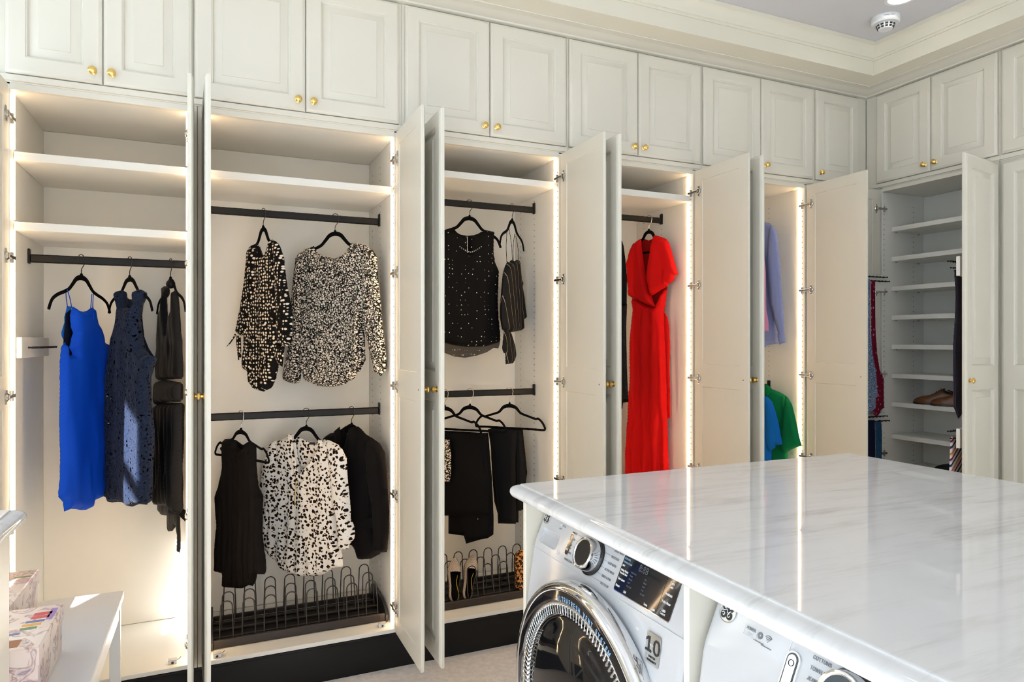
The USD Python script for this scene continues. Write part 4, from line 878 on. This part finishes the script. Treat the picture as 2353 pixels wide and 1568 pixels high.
for pts in ([(352, 288), (366, 400), (392, 540), (424, 676)], [(618, 336), (600, 450), (520, 565), (428, 678)]):
    g.add('collar', strap([(a, b, -.030) for a, b in H(pts, ZE)], .026, .006), 'cheetah_print')
zp = H([(422, 676), (412, 880)], ZE)
g.add('zip', strap([(zp[0][0], zp[0][1]), (zp[1][0], zp[1][1])], .004, .003, -.040), 'brass', label='gold zip')
tg = H([(500, 375)], ZE)[0]; g.add('neck_label', box(tg[0] - .018, tg[0] + .018, .012, .0135, tg[1] - .006, tg[1] + .006), 'print_dark', smooth=False)

ZF = (720, 920, 3.92)
H = Hang(808, R2, -60); hanger('open', 'dark', H, 1.158, 'black velvet hanger holding the dark blazer')
bodyp = H([(110, 330), (150, 300), (240, 275), (290, 232), (300, 420), (345, 235), (405, 238), (460, 300), (520, 340), (560, 420), (575, 700), (560, 1100), (600, 1385), (520, 1428), (430, 1436), (400, 1340), (380, 1310), (330, 1300), (250, 1250), (180, 1000), (120, 600)], ZF)
sl = H([(520, 335), (590, 385), (640, 470), (660, 620), (672, 800), (684, 1000), (680, 1200), (668, 1300), (660, 1370), (555, 1376), (560, 1200), (545, 950), (500, 700), (490, 500), (500, 380)], ZF, -0.028)
lap1 = H([(240, 275), (290, 232), (302, 300), (310, 520), (330, 760), (280, 560), (255, 400)], ZF); lap2 = H([(405, 235), (462, 300), (440, 420), (430, 520), (345, 800), (340, 760), (362, 520), (378, 360), (382, 280)], ZF)
pk = H([(420, 1085), (560, 1050), (562, 1150), (422, 1175)], ZF, -0.04)
inner = H([(285, 250), (345, 232), (392, 250), (380, 420), (340, 760), (305, 520)], ZF, 0.012)
g = Garment('blazer', 'dark wool blazer with notched lapels and cuff buttons, beside the cheetah shirt', 'blazer', H, garment_z(bodyp))
g.add('body', sheet(bodyp, .036, 0, .008, .09, 61, .010), 'black_wool')
g.add('sleeve', sheet(sl, .030, -.028, .006, .08, 62), 'black_wool')
g.add('lining', sheet(inner, .004, .012, .002, .06, 63), 'black_satin')
g.add('lapel', sheet(lap1, .005, -.038, .002, .06, 64), 'black_wool'); g.add('lapel', sheet(lap2, .005, -.039, .002, .06, 65), 'black_wool'); g.add('pocket_flap', sheet(pk, .004, -.040, .001, .06, 66), 'black_wool')
for q in ((657, 1225), (656, 1260), (654, 1295)):
    p = H([q], ZF)[0]; g.add('button', lathe([(0, 0), (.0055, 0), (.005, .003), (0, .0025)], (p[0], -.052, p[1]), (0, -1, 0), 12), 'gloss_black', smooth=40)
p = H([(300, 300), (312, 345), (345, 352), (375, 310)], ZF); g.add('hang_loop', strap(p, .004, .002, .004), 'label_white'); p = H([(300, 410)], ZF)[0]; g.add('neck_label', box(p[0] - .008, p[0] + .008, -.004, -.003, p[1] - .012, p[1] + .012), 'label_white', smooth=False)

# --- third wardrobe
R3 = 3.336; ZG = (960, 430, 3.337)
H = Hang(1079, R3, 8); hanger('open', 'dark', H, 2.222, 'black velvet hanger holding the studded black top')
bodyp = H([(290, 316), (312, 345), (345, 362), (395, 370), (445, 365), (482, 352), (525, 324), (600, 340), (592, 430), (590, 500), (605, 580), (633, 640), (628, 760), (624, 880), (630, 1000), (642, 1120), (645, 1190), (540, 1220), (400, 1228), (290, 1215), (200, 1190), (140, 1170), (150, 1000), (160, 800), (158, 640), (190, 560), (205, 470), (200, 345), (222, 325)], ZG, -.02)
hem = H([(215, 1150), (420, 1190), (640, 1160), (648, 1200), (636, 1238), (600, 1234), (545, 1268), (470, 1294), (380, 1310), (300, 1302), (225, 1274), (150, 1240), (150, 1150)], ZG, -.02)
neckb = H([(312, 340), (395, 368), (480, 350), (470, 440), (395, 500), (330, 460)], ZG, -.02)
slit = H([(388, 376), (398, 376), (399, 500), (388, 500)], ZG, -.02)
g = Garment('top', 'black sleeveless top dotted with pearl studs and a sheer hem, on the upper rod', 'top', H, garment_z(hem))
g.add('body', sheet(bodyp, .030, 0, .010, .07, 71, .010, holes=[slit]), 'stud_dots')
g.add('sheer_hem', sheet(hem, .014, .004, .010, .06, 72, .010), 'sheer_dots', label='see-through dotted hem')
for k in range(13):
    u = -1 + 2 * k / 12; p = H([(403 + 82 * u, 500 - 42 * abs(u) ** 1.5)], ZG, -.03)[0]
    g.add('stud', trimesh.creation.icosphere(1, .0030).apply_translation((p[0], -.033, p[1])), 'label_white', smooth=True)

H = Hang(1177, R3, 41); hanger('open', 'dark', H, 2.222, 'black velvet hanger holding the pinstriped camisole, seen nearly edge on', f=.8)
bodyp = H([(688, 570), (700, 585), (718, 560), (742, 570), (762, 555), (770, 640), (778, 705), (797, 740), (786, 765), (800, 850), (815, 1012), (797, 1022), (796, 1098), (700, 1118), (662, 1102), (650, 1000), (655, 800), (662, 660)], ZG)
tail = H([(655, 1095), (700, 1110), (735, 1215), (742, 1290), (725, 1350), (668, 1360), (666, 1272), (655, 1275), (643, 1240)], ZG)
g = Garment('camisole', 'black pinstriped camisole with thin straps and a knotted tail, beside the studded top', 'camisole', H, garment_z(tail))
g.add('body', sheet(bodyp, .026, 0, .012, .06, 81, .009), 'pinstripe')
g.add('tail', sheet(tail, .014, -.006, .008, .05, 82), 'pinstripe')
for a, b, k in (((684, 330), (692, 575), .008), ((700, 318), (716, 565), -.008), ((741, 360), (743, 572), .008), ((752, 375), (763, 560), -.008)):
    p, q = H([a, b], ZG); g.add('strap', strap([(p[0], p[1], 0), ((p[0] + q[0]) / 2, (p[1] + q[1]) / 2, k), (q[0], q[1], k)], .005, .002), 'black_satin')

ZH = (1010, 880, 4.127)
HA = Hang(1080, R3, -45); hanger('suit', 'light', HA, 1.229, 'black velvet hanger with bright hook carrying the black trousers')
HB = Hang(1171, R3, -48); hanger('suit', 'light', HB, 1.229, 'black velvet hanger with bright hook carrying the charcoal jeans')
H = Hang(1030, R3 - .07, -45); HC = Hang(1022, R3, -45); hanger('suit', 'light', HC, 1.229, 'black velvet hanger half hidden by the door, left of the black trousers')
pan_ = HA([(-60, 478), (72, 478), (455, 478), (470, 700), (488, 900), (500, 1150), (505, 1300), (503, 1445), (450, 1480), (380, 1492), (245, 1532), (222, 1455), (190, 1452), (75, 1436), (75, 1250), (-60, 1250)], ZH)
ov = HA([(-60, 476), (72, 478), (455, 480), (465, 700), (484, 1000), (486, 1245), (72, 1252), (-60, 1252)], ZH)
g = Garment('trousers', 'black trousers folded over a hanger on the lower rod', 'trousers', HA, garment_z(pan_))
g.add('leg', sheet(pan_, .014, .010, .006, .09, 91, .011), 'black_cloth'); g.add('leg', sheet(ov, .014, -.020, .006, .09, 92, .011), 'black_cloth')
b = HA([(369, 1290)], ZH)[0]; g.add('button', lathe([(0, 0), (.006, 0), (.0055, .003), (0, .002)], (b[0], -.004, b[1]), (0, -1, 0), 12), 'gloss_black', smooth=40)
pan_ = HB([(472, 434), (500, 432), (780, 448), (800, 640), (822, 860), (800, 1000), (785, 1208), (740, 1210), (738, 1330), (570, 1326), (562, 1240), (540, 1240), (510, 1130), (492, 900), (480, 700)], ZH)
ov = HB([(476, 432), (750, 446), (735, 700), (740, 1000), (738, 1330), (570, 1326), (560, 1120), (520, 740)], ZH)
ov2 = HB([(742, 446), (782, 450), (800, 640), (822, 860), (800, 1010), (785, 1208), (745, 1208), (742, 800)], ZH)
g = Garment('jeans', 'charcoal jeans folded over a hanger, beside the black trousers', 'trousers', HB, garment_z(pan_))
g.add('leg', sheet(pan_, .012, .012, .006, .08, 93, .011), 'grey_denim'); g.add('leg', sheet(ov, .014, -.020, .006, .08, 94, .011), 'grey_denim'); g.add('fold', sheet(ov2, .010, -.016, .004, .05, 95, .011), 'grey_denim')
pr_ = HC([(-80, 545), (76, 545), (92, 700), (90, 880), (78, 942), (-80, 945)], ZH)
g = Garment('top', 'patterned garment half hidden by the door beside the black trousers', 'top', HC, garment_z(pr_)); g.add('body', sheet(pr_, .012, .02, .005, .05, 96), 'leopard_small')

# --- fourth wardrobe
R4 = 3.337; ZI, ZJ = (1420, 480, 6.533), (1420, 700, 3.92)
H = Hang(1491, R4, -66); hanger('suit', 'light', Hang(1491, R4, -66), 2.226, 'black velvet hanger with bright hook holding the long red dress', f=.62)
sk = H([(205, 1340), (330, 1380), (450, 1450), (570, 1478), (640, 1300), (720, 1200), (735, 1190), (715, 1350), (700, 1480)], ZI) + H([(415, 30), (412, 80), (425, 420), (440, 1000), (452, 1400), (466, 2170), (74, 2195), (80, 1500), (88, 1250), (98, 800), (112, 300), (136, 45)], ZJ)
cl = H([(335, 452), (350, 470), (352, 560), (385, 800), (420, 1000), (480, 1240), (540, 1420), (572, 1480), (500, 1468), (440, 1445), (350, 1392), (215, 1338), (152, 1296), (157, 1172), (132, 1080), (128, 900), (118, 830), (140, 760), (185, 600), (240, 522), (290, 480)], ZI, -0.022)
cr = H([(545, 394), (600, 408), (660, 425), (722, 452), (765, 510), (800, 620), (850, 800), (880, 900), (900, 980), (878, 1000), (850, 992), (852, 1060), (800, 1110), (762, 1122), (750, 1160), (640, 1222), (560, 1280), (495, 1312), (470, 1230), (430, 1050), (440, 900), (475, 720), (500, 560), (528, 450)], ZI, -0.03)
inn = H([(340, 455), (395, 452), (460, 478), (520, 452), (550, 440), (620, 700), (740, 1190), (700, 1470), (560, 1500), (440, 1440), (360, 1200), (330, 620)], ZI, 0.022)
sash = H([(412, 75), (428, 82), (448, 120), (460, 200), (468, 400), (463, 560), (470, 800), (470, 1022), (446, 1030), (440, 900), (430, 500), (418, 250)], ZJ, -0.04)
g = Garment('gown', 'long red wrap dress with draped cape sleeves and a sash', 'dress', H, garment_z(sk))
g.add('skirt', sheet(sk, .040, .004, .034, .06, 101, .010, ripple=(.011, .065)), 'red_crepe')
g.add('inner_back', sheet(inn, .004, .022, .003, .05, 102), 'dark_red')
g.add('cape_sleeve', sheet(cl, .026, -.022, .012, .06, 103), 'red_crepe'); g.add('cape_sleeve', sheet(cr, .032, -.030, .014, .06, 104), 'red_crepe')
g.add('sash', sheet(sash, .010, -.040, .006, .04, 105), 'red_crepe')
H = Hang(1420, R4, -58, x=2.055); hanger('open', 'dark', H, 2.226, 'black velvet hanger mostly hidden by the door, left of the red dress', f=.62)
up_ = H([(-60, 470), (60, 480), (84, 560), (110, 760), (125, 960), (135, 1060), (130, 1200), (128, 1440), (-60, 1440)], ZI)
lo_ = H([(-40, 0), (84, 0), (76, 200), (82, 500), (90, 760), (98, 878), (48, 884), (40, 940), (-40, 940)], ZJ)
g = Garment('dress', 'black sequinned dress half hidden by the door, left of the red dress', 'dress', H, garment_z(lo_)); g.add('bodice', sheet(up_, .016, 0, .006, .05, 111), 'black_cloth'); g.add('skirt', sheet(lo_, .018, -.004, .008, .05, 112), 'sequins', label='sequinned skirt')

# --- fifth wardrobe
R5 = 3.337; ZK, ZL = (1740, 440, 3.92), (1740, 820, 6.27)
H = Hang(0, R5, -60, x=3.105); hanger('open', 'dark', H, 2.225, 'black velvet hanger holding the blue shirt')
sl = H([(120, 300), (150, 320), (168, 345), (182, 400), (195, 540), (205, 640), (216, 800), (232, 1000), (242, 1150), (246, 1285), (258, 1360), (206, 1378), (190, 1340), (188, 1280), (150, 1150), (112, 1000), (95, 820), (85, 640), (95, 460), (108, 340)], ZK, -0.024)
bo = H([(-120, 300), (30, 268), (70, 278), (120, 292), (150, 330), (160, 500), (175, 900), (188, 1300), (190, 1370), (100, 1386), (70, 1405), (-120, 1420)], ZK, 0.01)
g = Garment('shirt', 'light blue long sleeved shirt hanging in the wardrobe nearest the corner', 'shirt', H, garment_z(bo))
g.add('body', sheet(bo, .028, .010, .008, .06, 121), 'blue_oxford'); s_ = g.add('sleeve', sheet(sl, .028, -.024, .009, .05, 122), 'blue_oxford')
cf = H([(190, 1282), (246, 1275), (259, 1362), (206, 1380)], ZK); g.add('cuff', sheet(cf, .030, -.026, .002, .05, 123, .007), 'blue_oxford', under=s_)
H = Hang(0, R5, -60, x=2.990); hanger('open', 'dark', H, 2.225, 'black velvet hanger holding the pink shirt, hidden by the door')
bo = H([(-150, 420), (40, 520), (64, 600), (76, 720), (82, 1070), (100, 1170), (103, 1260), (-150, 1262)], ZK)
g = Garment('shirt', 'pink shirt showing only its sleeve edge beside the light blue shirt', 'shirt', H, garment_z(bo)); g.add('body', sheet(bo, .022, 0, .008, .05, 124), 'pink_oxford')
H = Hang(0, R5, -65, x=3.150); hanger('open', 'dark', H, 1.21, 'black velvet hanger holding the green polo shirt')
bo = H([(-120, 480), (60, 440), (107, 428), (165, 440), (215, 470), (320, 510), (410, 562), (420, 800), (440, 1350), (450, 1700), (-120, 1700)], ZL, 0.008)
sl = H([(405, 560), (440, 590), (500, 690), (540, 850), (582, 1040), (612, 1180), (640, 1282), (560, 1310), (480, 1345), (402, 1402), (385, 1385), (340, 1300), (345, 1100), (360, 900), (385, 720)], ZL, -0.022)
co = H([(100, 430), (132, 398), (165, 418), (215, 470), (180, 520), (150, 570), (100, 550)], ZL, -0.024)
g = Garment('polo_shirt', 'green polo shirt on the lower rod nearest the corner', 'shirt', H, garment_z(bo))
g.add('body', sheet(bo, .026, .008, .008, .06, 131), 'green_knit'); g.add('sleeve', sheet(sl, .026, -.022, .008, .05, 132), 'green_knit'); g.add('collar', sheet(co, .010, -.024, .002, .05, 133, .007), 'green_knit')
H = Hang(0, R5, -65, x=3.015); hanger('open', 'dark', H, 1.21, 'black velvet hanger holding the blue polo shirt, hidden by the door')
bo = H([(-160, 540), (60, 556), (110, 562), (130, 700), (180, 1000), (205, 1370), (205, 1700), (-160, 1700)], ZL, 0.008)
sl = H([(100, 560), (150, 580), (218, 655), (262, 785), (300, 930), (340, 1150), (366, 1266), (262, 1276), (258, 1312), (215, 1340), (195, 1365), (165, 1340), (130, 1200), (125, 900)], ZL, -0.018)
g = Garment('polo_shirt', 'bright blue polo shirt in front of the green one', 'shirt', H, garment_z(bo)); g.add('body', sheet(bo, .022, .008, .006, .06, 134), 'azure_knit'); g.add('sleeve', sheet(sl, .024, -.018, .007, .05, 135), 'azure_knit')

# ---------------------------------------------------------------- shoe racks and shoes
def shoe_rack(label, x0, x1, skip=()):
    t = Thing('shoe_rack', label, 'shoe rack', ((x0 + x1) / 2, 3.31, .1838))
    zf = .1845
    t.part('front_rail', box(x0 + .012, x1 - .012, 3.150, 3.166, zf + .002, .221, .002), 'rack_brown')
    t.part('back_rail', box(x0 + .012, x1 - .012, 3.462, 3.474, zf + .002, .208, .002), 'rack_brown')
    t.part('cross_rail', box(x0 + .012, x1 - .012, 3.298, 3.306, .202, .210, .001), 'rack_brown'); t.part('cross_rail', box(x0 + .012, x1 - .012, 3.378, 3.386, .202, .210, .001), 'rack_brown')
    for y in (3.215, 3.26, 3.34, 3.42): t.part('cross_rail', box(x0 + .012, x1 - .012, y - .006, y + .006, .186, .192, .001), 'rack_brown')
    t.part('tray', box(x0 + .012, x1 - .012, 3.167, 3.461, zf, zf + .001, 0), 'black_base')
    for a, b in ((x0, x0 + .0115), (x1 - .0115, x1)):
        P = Polygon([(3.140, zf), (3.484, zf), (3.484, .225), (3.47, .255), (3.44, .265), (3.24, .262), (3.17, .240), (3.140, .215)])
        m = prism(P, b - a); m = frame(m, (a, 0, 0), (0, 1, 0), (0, 0, 1), (1, 0, 0)); t.part('end_cap', m, 'dark_plastic')
    n = 8; W_ = x1 - x0
    for row, (y, yt, dz) in enumerate(((3.170, 3.200, .368), (3.300, 3.322, .366), (3.452, 3.452, .366))):
        for k in range(n):
            if (row, k) in skip: continue
            xc = x0 + W_ * (.085 + .0115 * row + .118 * k); w = .0235
            th = np.linspace(0, math.pi, 11); top = [(xc + w * math.cos(a), yt, dz - w + w * math.sin(a)) for a in th]
            pts = [(xc + w + .004, y, .205)] + [(xc + w + .003, y + (yt - y) * .6, .27)] + top + [(xc - w - .003, y + (yt - y) * .6, .27), (xc - w - .004, y, .205)]
            t.part('shoe_loop', tube(pts, .0026, 6), 'wire_black', 60)
    return t
shoe_rack('dark pull out shoe rack with rows of empty wire loops in the second wardrobe', -.010, .755)
shoe_rack('dark pull out shoe rack holding pointed flats and a leopard print shoe', .872, 1.606, {(0, 1), (0, 2), (0, 6)})

def leaning_shoe(label, toe, heel, width, upper, sole, insole, line=True, round_=False):
    """flat shoe leaning on the loops, toe up, insole to the room; toe and heel are the ends of the sole"""
    toe, heel = np.array(toe, float), np.array(heel, float); L = np.linalg.norm(toe - heel); v = (toe - heel) / L
    u = np.cross(v, (0, 1.0, 0)); u /= np.linalg.norm(u); u = u if u[0] > 0 else -u; n = np.cross(u, v); n = n if n[1] < 0 else -n
    if np.dot(np.cross(u, v), n) < 0: u = -u
    T = Thing('pointed_flat' if not round_ else 'leopard_shoe', label, 'shoe', tuple(heel))
    a = np.linspace(0, 1, 26)
    half = width / 2 * np.interp(a, [0, .04, .12, .35, .60, .72, .85, .95, 1], [.30, .55, .70, .70, .95, 1.0, .72, .35, .06] if not round_ else [.3, .6, .75, .8, .98, 1.0, .92, .66, .2])
    curve_ = np.interp(a, [0, .3, .6, 1], [.012, .004, 0, -.008])
    out = [(h, x * L) for h, x in zip(half, a)] + [(-h, x * L) for h, x in zip(half[::-1], a[::-1])]
    P = Polygon(out).buffer(0)
    fr = lambda m: frame(m, heel, u, v, n)
    T.part('sole', fr(prism(P, .008)), sole)
    ins = P.buffer(-.004)
    m = prism(ins, .002); m.apply_translation((0, 0, .0082)); p = T.part('insole', fr(m), insole)
    if line:
        c = curve([(width * .30, L * .05), (width * .36, L * .16), (width * .24, L * .30), (width * .16, L * .45), (width * .24, L * .60)], 6)
        T.part('piping', fr(tube(np.stack([c[:, 0], c[:, 1], np.full(len(c), .0112)], 1), .0016, 6)), 'yellow_line', 50, under=p)
    def shell(i0, i1, hgt, th0, th1):
        rows = []
        for i in range(i0, i1 + 1):
            h = half[i]; k = np.linspace(th0, th1, 15)
            rows.append([(h * math.cos(q), a[i] * L, .006 + hgt(a[i]) * max(math.sin(q), 0)) for q in k])
        R = np.array(rows); nn = R.shape[1]; f = []
        for i in range(len(R) - 1):
            for j in range(nn - 1): f += [(i * nn + j, i * nn + j + 1, (i + 1) * nn + j + 1), (i * nn + j, (i + 1) * nn + j + 1, (i + 1) * nn + j)]
        v0 = R.reshape(-1, 3); v1 = v0 * np.array([.93, 1, .93]) + np.array([0, 0, -.0006]); f = np.array(f); N = len(v0)
        return trimesh.Trimesh(np.vstack([v0, v1]), np.vstack([f, f[:, ::-1] + N]), process=False)
    if round_:
        T.part('upper', fr(shell(0, 25, lambda x: .052 * math.sin(math.pi * min(1, .18 + x * .82)) ** .6 + .004, 0, math.pi)), upper, 60)
    else:
        T.part('toe_cap', fr(shell(16, 25, lambda x: .044 * max(0, 1 - ((x - .62) / .40) ** 2) ** .5 + .003, 0, math.pi)), upper, 60, label='silver mesh toe cap')
        T.part('side_wall', fr(shell(0, 16, lambda x: .032, 0, .62)), upper, 60); T.part('side_wall', fr(shell(0, 16, lambda x: .032, math.pi - .62, math.pi)), upper, 60)
    return T
def back_at(px, py, Y): return at_y(px, py, Y)
leaning_shoe('silver mesh pointed flat at the left end of the second shoe rack', back_at(1043, 1284, 3.30), back_at(1041, 1384, 3.19), .074, 'silver_mesh', 'print_dark', 'felt_black')
leaning_shoe('silver mesh pointed flat, second from the left on the shoe rack', back_at(1084, 1277, 3.30), back_at(1070, 1378, 3.19), .074, 'silver_mesh', 'print_dark', 'felt_black')
leaning_shoe('leopard print shoe on the shoe rack, half hidden behind the island', back_at(1202, 1266, 3.33), back_at(1196, 1362, 3.20), .110, 'leopard_fur', 'print_dark', 'black_cloth', False, True)

def derby(label, toe, heel, m, sole='shoe_sole', lace='shoe_black'):
    """lace-up shoe standing on its sole, toe and heel given on the shelf"""
    toe, heel = np.array(toe, float), np.array(heel, float); L = np.linalg.norm(toe - heel); v = (heel - toe) / L; u = np.cross((0, 0, 1.0), v)
    T = Thing('derby_shoe', label, 'shoe', tuple((toe + heel) / 2))
    a = np.linspace(0, 1, 30)
    half = .049 * np.interp(a, [0, .03, .10, .25, .36, .55, .75, .92, .98, 1], [.15, .5, .82, 1.0, 1.0, .78, .72, .68, .45, .1])
    off = .006 * np.sin(a * math.pi)
    out = [(x * L, h + o) for x, h, o in zip(a, half, off)] + [(x * L, -h + o) for x, h, o in zip(a[::-1], half[::-1], off[::-1])]
    P = Polygon(out).buffer(.003)
    fr = lambda g: frame(g, toe, v, u, (0, 0, 1))
    sm = prism(P, .012); T.part('sole', fr(sm), sole, 30)
    hl = P.intersection(shapely.box(L * .74, -1, 2, 1)); m2 = prism(hl, .010); m2.apply_translation((0, 0, -.0)); T.part('heel', fr(cat([m2])), sole, 30)
    top = np.interp(a, [0, .04, .15, .30, .42, .52, .60, .80, .95, 1], [.022, .034, .048, .058, .076, .096, .100, .084, .088, .078])
    rows = []
    for i in range(30):
        k = np.linspace(0, math.pi, 17); h = half[i] * .97; t_ = top[i]
        open_ = .58 < a[i] < .97
        r = []
        for q in k:
            y = h * math.copysign(abs(math.cos(q)) ** .7, math.cos(q)); z = .010 + (t_ - .010) * math.sin(q) ** .75
            if open_ and abs(q - math.pi / 2) < .95: z = .010 + (t_ - .010) * .80 * (.60 + .4 * abs(q - math.pi / 2) / .95)
            r.append((a[i] * L, y + off[i], z))
        rows.append(r)
    R = np.array(rows); nn = 17; f = []
    for i in range(29):
        for j in range(nn - 1): f += [(i * nn + j, (i + 1) * nn + j, (i + 1) * nn + j + 1), (i * nn + j, (i + 1) * nn + j + 1, i * nn + j + 1)]
    for e in (0, 29): f += [(e * nn, e * nn + j, e * nn + j + 1) for j in range(1, nn - 1)]
    up = trimesh.Trimesh(R.reshape(-1, 3), np.array(f), process=False); T.part('upper', fr(up), m, 70)
    for k in range(4):
        x = L * (.43 + .045 * k); zt = float(np.interp(x / L, a, top)) + .001; w = .018
        T.part('lace', fr(tube([(x, -w, zt - .004), (x - .002, 0, zt + .0012), (x, w, zt - .004)], .0016, 6)), lace, 50)
    c = [(L * .60, .028, .088), (L * .70, .033, .080), (L * .85, .030, .080), (L * .96, .016, .086), (L * .985, 0, .088), (L * .96, -.016, .086), (L * .85, -.030, .080), (L * .70, -.033, .080), (L * .60, -.028, .088)]
    T.part('collar', fr(tube(curve(c, 5), .0035, 6)), lace, 50)
    T.part('insole', fr(box(L * .60, L * .95, -.024, .024, .055, .058, .001)), lace)
    return T
sz = 1.1202
derby('brown leather lace-up shoe on the shelf, the farther of the pair', (3.955, 2.805, sz), (4.045, 2.530, sz), 'shoe_tan'); derby('brown leather lace-up shoe on the shelf, nearer and right of its twin', (3.945, 2.690, sz), (4.035, 2.415, sz), 'shoe_tan')
derby('black polished shoe on the lowest visible shelf, the left one', (3.995, 2.70, .7172), (4.05, 2.43, .7172), 'shoe_black'); derby('black polished shoe on the lowest visible shelf, the right one', (3.97, 2.575, .7172), (4.03, 2.31, .7172), 'shoe_black')

# ---------------------------------------------------------------- ties on the doors of the shelf cabinet
def necktie(label, H, pts, z, m, T=.006, tail=None, off=0.0):
    pol = H(pts, z, 0)
    t = Garment('necktie', label, 'tie', H, garment_z(pol)); t.add('blade', sheet(pol, T, off, .003, .04, len(label), .006, smooth_edge=.006), m)
    if tail: t.add('tail', sheet(H(tail, z, 0), T * .7, off + .011, .003, .04, 7, .006, smooth_edge=.006), m)
    return t
class Plane(Hang):
    def __init__(s, P, b): s.o = np.array([P[0], P[1], 0.0]); s.c = np.array(P[:2]); s.b = b; s.d = np.array([math.cos(b), math.sin(b), 0]); s.n = np.array([-math.sin(b), math.cos(b), 0])
# left door of the shelf cabinet stands at y = 2.95 and shows its inner face
ZM, ZN = (1990, 560, 5.225), (1990, 860, 6.533)
DL = Plane((3.62, 2.885), 0.0)
tie_rack('tie_rack', 'upper peg rack on the left door of the shelf cabinet', (3.695, 2.925, 1.865), (1, 0, 0), (0, -1, 0), .27, 9, ((.035, .012), (.008, .026)), hb=.10)
tie_rack('tie_rack', 'lower peg rack on the left door of the shelf cabinet', (3.695, 2.925, 1.005), (1, 0, 0), (0, -1, 0), .27, 9, ((.035, .012), (.008, .026)), hb=.10)
DL = Plane((3.65, 2.852), 0.0)
necktie('pale blue flecked tie on the upper peg rack of the left door', DL, [(-90, -1420), (60, -1430), (62, -700), (100, -300), (146, -60), (160, 130), (172, 300), (142, 380), (134, 520), (30, 610), (-60, 540), (-100, 300)], ZN, 'tie_sky')
necktie('burgundy paisley tie beside the pale blue one', DL, [(76, -1410), (134, -1410), (140, -700), (165, -300), (205, -60), (262, 60), (265, 300), (268, 505), (212, 552), (214, 580), (165, 640), (120, 615), (98, 560), (146, 500), (144, 380), (176, 300), (150, 60), (90, -300), (78, -800)], ZN, 'tie_paisley')
necktie('dark navy tie on the lower peg rack of the left door', DL, [(-60, 690), (130, 690), (136, 900), (140, 1500), (-60, 1500)], ZN, 'tie_navy')
necktie('teal paisley tie on the lower peg rack beside the navy one', DL, [(142, 710), (228, 716), (236, 860), (240, 1500), (146, 1500)], ZN, 'tie_teal')
# right door, opened wider: ties hang on its inner side, seen past its edge
a = math.radians(10)
ux, nx = np.array([math.cos(a), math.sin(a), 0]), np.array([-math.sin(a), math.cos(a), 0])
hinge = np.array([XF + .004, RR, 0]) ; mid = hinge - ux * .262 + nx * .012
tie_rack('tie_rack', 'upper peg rack on the right door of the shelf cabinet', tuple(mid + np.array([0, 0, 1.885])), tuple(ux), tuple(nx), .27, 9, ((.030, .030), (-.005, .016)), hb=.10)
tie_rack('tie_rack', 'lower peg rack on the right door of the shelf cabinet', tuple(mid + np.array([0, 0, 1.010])), tuple(ux), tuple(nx), .27, 9, ((.030, .030), (-.005, .016)), hb=.10)
DRP = Plane(tuple((mid + nx * .048)[:2]), a)
ZP = (1960, 400, 2.178)
necktie('grey woven tie hanging on the right door of the shelf cabinet', DRP, [(508, 480), (575, 480), (580, 1000), (575, 1150), (528, 1226), (504, 1165), (502, 860), (512, 720), (515, 600)], ZP, 'tie_grey')
necktie('cream tie with navy, red and orange stripes on the lower right peg rack', DRP, [(490, 1315), (560, 1320), (560, 1620), (478, 1620)], ZP, 'tie_stripe')
